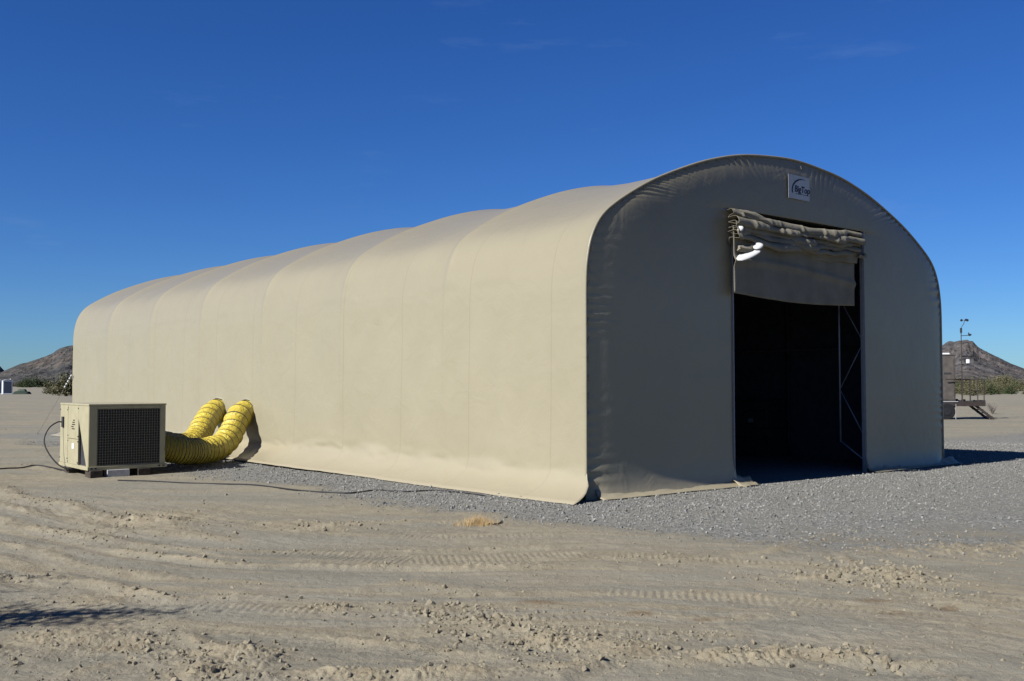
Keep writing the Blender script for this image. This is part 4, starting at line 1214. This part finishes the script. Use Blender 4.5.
# shade tree standing out of frame to the left; its shadow falls on the near ground
def shade_tree():
    t = thing('shade_tree', 'fine-leaved desert tree standing left of the view, shading the near ground', 'tree', (-8.5, 5.15, 0))
    q = random.Random(12)
    MB().tube([(0, 0, -.1), (.05, .02, .7), (.15, 0, 1.4), (.1, .02, 2.1)], [.14, .11, .09, .06], 10).build('trunk', M_BARK, t, smooth=True)
    mb = MB(); tips = []
    for k in range(26):
        a = q.uniform(-.35, .35) if k < 12 else q.uniform(0, 6.28)
        L = q.uniform(2.0, 3.35) if k < 12 else q.uniform(.9, 1.7)
        wy = .14 if k < 12 else 1.0
        z = 1.5 + q.uniform(0, .5)
        pts = [(.12, 0, z)]
        for j in range(1, 7):
            f = j / 6
            pts.append((.12 + L * f * math.cos(a), L * f * math.sin(a) * wy + q.gauss(0, .03), z + .7 * f - (.0 if k < 12 else -.5 * f) + q.gauss(0, .04)))
        mb.tube(pts, [.035 * (1 - j / 7) + .004 for j in range(7)], 5)
        tips += [(pts[j], f_) for j, f_ in zip(range(2, 7), (.9, .8, .7, .5, .3))]
    mb.build('branches', M_BARK, t)
    n = 11000
    r2 = np.random.default_rng(4)
    idx = r2.integers(0, len(tips), n)
    P = np.array([tips[i][0] for i in idx]); S = np.array([tips[i][1] for i in idx])
    P = P + r2.normal(size=(n, 3)) * np.c_[.30 * np.ones(n), .13 * S + .03, .10 * S + .03]
    a = r2.normal(size=(n, 3)); a /= np.linalg.norm(a, axis=1)[:, None]
    b_ = np.cross(a, r2.normal(size=(n, 3))); b_ /= np.linalg.norm(b_, axis=1)[:, None]
    s = .030
    V = np.stack([P - a * s, P + b_ * s * .5, P + a * s, P - b_ * s * .5], 1).reshape(-1, 3)
    o = link(bpy.data.objects.new('crown', np_mesh('crown', V, np.arange(4 * n).reshape(-1, 4), M_LEAF))); o.parent = t
shade_tree()

# ------------------------------------------------------------------ portable toilets and the low pile on the left
def toilet(x, y, label, grp=None):
    X, Y = px(x, y)
    t = thing('portable_toilet', label, 'portable toilet', (X, Y, ground_z(X, Y)), R(32), grp)
    MB().box(-.75, .75, -.7, .7, 0, .12).build('base', M_WHITEP, t, bevel=.02)
    MB().box(-.70, .70, -.62, .65, .12, 2.15).build('cabin', M_WHITEP, t, bevel=.03)
    d = MB().box(-.56, .56, -.66, -.622, .16, 2.02).build('door', M_BLUEGREY, t, bevel=.01)
    MB().box(.34, .44, -.69, -.66, 1.0, 1.12).build('handle', M_DARK, d)
    for s in (-1, 1):
        MB().box(s * .71 - .02, s * .71 + .02, -.5, .5, .2, 2.05).build('side_panel', M_WHITEP, t, bevel=.005)
    G = [[(x_, y_, 2.15 + .22 * math.cos(x_ / .76 * 1.45)) for x_ in np.linspace(-.76, .76, 9)] for y_ in (-.7, .72)]
    MB().grid(G).build('roof', M_WHITEP, t, solid=.03)
    MB().tube([(.5, .5, 2.2), (.5, .5, 2.5)], .05, 8).build('vent_pipe', M_WHITEP, t)
    return t
toilet(7.0, 394, 'white portable toilet with a blue-grey door on the far left')
toilet(-3.5, 393.8, 'portable toilet cut off by the left edge of the photo')
X, Y = px(22, 394)
pl = thing('covered_pile', 'low dark green flat pile on the ground beside the portable toilet', 'pile', (X, Y, 0), R(5))
def lump(lx, ly, h, z0, seed, name, m):
    G = []
    for i in range(15):
        row = []
        for j in range(11):
            a, b_ = i / 14 * 2 - 1, j / 10 * 2 - 1
            e = max(0, 1 - abs(a) ** 5) * max(0, 1 - abs(b_) ** 5)
            row.append((a * lx / 2, b_ * ly / 2, z0 + h * e ** .35 * (1 + .18 * float(vn(a * 2 + seed, b_ * 2)))))
        G.append(row)
    return MB().grid(G).build(name, m, pl, smooth=True)
lump(2.5, 1.4, .46, -.02, 3, 'lower_cover', M_TARP); lump(1.3, .8, .40, .38, 8, 'upper_cover', M_TARP2)

# thin mast far left
X, Y = -110.5, 222.0

# ------------------------------------------------------------------ trailer with platform, mast and steps on the right
T0 = np.array([19.8, 46.4])
TZ = .05
trl = thing('equipment_trailer', 'dark flat trailer with railed platform and steps right of the shelter', 'trailer', (T0[0], T0[1], 0), 0)
# local x to the right, y away.  one metre is 21.8 pixels here.
MB().box(-2.6, .95, -.55, 1.0, .62, .76).build('deck', M_RUST, trl, bevel=.01)
MB().box(-2.6, 1.60, -.60, -.52, .60, .82).build('edge_beam', M_RUST, trl, bevel=.008)
MB().box(.96, 1.62, -.51, .95, .70, .76).build('platform', M_RUST, trl)
MB().box(-2.6, .9, .9, 1.0, .5, .62).build('edge_beam', M_RUST, trl)
for x in (-.15, -1.15):
    for y in (-.5, .85):
        wy = y
        wh = MB()
        wh.tube([(x, wy - .12, .36), (x, wy - .11, .36), (x, wy + .11, .36), (x, wy + .12, .36)], [.33, .37, .37, .33], 24)
        o = wh.build('wheel', M_RUBBER, trl, smooth=False)
        MB().tube([(x, wy - .14, .36), (x, wy + .14, .36)], .17, 16).build('rim', M_BLACKP, o)
# guard rail
for x, y in ((.60, -.5), (.96, -.5), (1.29, -.5), (1.58, -.5), (1.58, .9), (1.2, .9), (.62, .9)):
    MB().tube([(x, y, .76), (x, y, 1.80)], .024, 8).build('rail_post', M_RUST, trl)
mb = MB()
mb.tube([(-.15, -.5, 1.82), (.96, -.5, 1.82)], .022, 8); mb.tube([(.96, -.5, 1.8), (1.58, -.5, 1.8), (1.58, .9, 1.8), (.62, .9, 1.8)], .022, 8)
mb.tube([(.3, -.5, 1.68), (.98, -.5, 1.68)], .015, 8)
mb.tube([(1.29, -.5, 1.3), (1.58, -.5, 1.3), (1.58, .9, 1.3)], .015, 8)
mb.build('hand_rail', M_RUST, trl)
# things dumped on the deck edge
mb = MB()
for k in range(16):
    x = .35 + k * .09; h = random.uniform(.04, .16)
    mb.box(x, x + .08, -.45 + random.uniform(0, .3), -.1, .763, .77 + h)
mb.build('coiled_gear', M_BLACKP, trl, bevel=.01)
# steps descending to the right
st = MB()
for y in (-.5, .1):
    st.prism([(1.00, .70), (1.13, .74), (2.06, .02), (1.94, -.02)], 1, y - .02, y + .02)
sto = st.build('steps', M_RUST, trl)
for k in range(4):
    f = (k + .6) / 4.3
    x = 1.08 + .90 * f; z = .70 - .68 * f
    MB().box(x - .13, x + .13, -.475, .075, z - .015, z + .015).build('tread', M_RUST, sto)
MB().tube([(-.02 + .25, -.62, -.02), (.25, -.62, .70)], .018, 8).build('support_leg', M_ALU, trl)
MB().tube([(-2.0, -.60, .80), (.35, -.62, .80)], .016, 8).build('marker_bar', M_SIGN, trl)
# grey-brown cabinet standing on the deck
cb = thing('equipment_cabinet', 'tall weathered grey-brown cabinet standing on the trailer', 'cabinet', (T0[0] + .12, T0[1] + .1, .762), R(-4))
MB().box(-.60, .27, -.45, .45, 0, 2.14).build('body', M_GREYBOX, cb, bevel=.03)
MB().box(-.62, .29, -.47, .47, 2.142, 2.19).build('top_cap', M_GREYBOX, cb, bevel=.01)
MB().box(-.42, .20, -.468, -.452, .12, 2.0).build('door', M_GREYBOX, cb, bevel=.006)
MB().box(-.25, .08, -.476, -.4685, 1.28, 1.36).build('louvre', M_DARK, cb)
MB().box(-.2, .12, -.2, .2, 2.192, 2.26).build('vent_box', M_WHITEP, cb, bevel=.01)
MB().box(-.75, -.64, -.4, .4, 0, 1.95).build('side_rack', M_GREYBOX, cb)
# weather mast
ms = thing('weather_mast', 'slim dark mast with wind sensors standing on the trailer platform', 'weather mast', (T0[0] + .77, T0[1] - .1, .762), 0)
MB().tube([(0, 0, 0), (0, 0, 3.25)], [.028, .020], 8).build('pole', M_RUST, ms)
MB().tube([(0, 0, 3.18), (0, 0, 3.40)], .05, 8).build('pole_head', M_BLACKP, ms)
arm = MB().tube([(0, 0, 3.05), (.46, 0, 3.07)], .015, 6).build('arm', M_BLACKP, ms)
MB().tube([(.34, 0, 3.07), (.34, 0, 3.2)], .02, 6).build('sensor', M_BLACKP, arm)
MB().add([(.38, 0, 3.02), (.50, 0, 3.10), (.38, 0, 3.16), (.36, .02, 3.09)], [(0, 1, 2), (0, 3, 1), (1, 3, 2), (0, 2, 3)]).build('vane', M_BLACKP, arm)
top = MB().tube([(0, 0, 3.4), (.14, 0, 3.62), (.17, 0, 3.78)], .012, 6).build('top_stem', M_BLACKP, ms)
for k in range(3):
    a = k * 2.094 + .4
    x, y = .17 + .15 * math.cos(a), .15 * math.sin(a)
    mb = MB(); mb.tube([(.17, 0, 3.76), (x, y, 3.76)], .008, 5)
    mb.tube([(x, y - .05, 3.76), (x, y, 3.76), (x, y + .04, 3.76)], [.06, .045, .01], 8)
    mb.build('wind_cup', M_BLACKP, top)
arm2 = MB().tube([(0, 0, 2.10), (.62, 0, 2.12)], .018, 6).build('arm', M_RUST, ms)
MB().tube([(.44, 0, 2.12), (.44, 0, 2.48)], .014, 6).build('rain_probe', M_RUST, arm2)
MB().box(.48, .64, -.05, .05, 2.08, 2.16).build('sensor', M_BLACKP, arm2)
sh_ = MB()
for k in range(6):
    sh_.tube([(.13, 0, 1.84 + k * .055), (.13, 0, 1.855 + k * .055)], [.13, .11], 14)
sh_.build('radiation_shield', M_BLACKP, ms)
MB().box(.15, .28, -.20, -.10, 1.78, 1.96).build('instrument_box', M_WHITEP, ms, bevel=.015)
MB().tube([(-.14, 0, 1.72), (.1, 0, 1.72)], .014, 6).build('arm', M_RUST, ms)
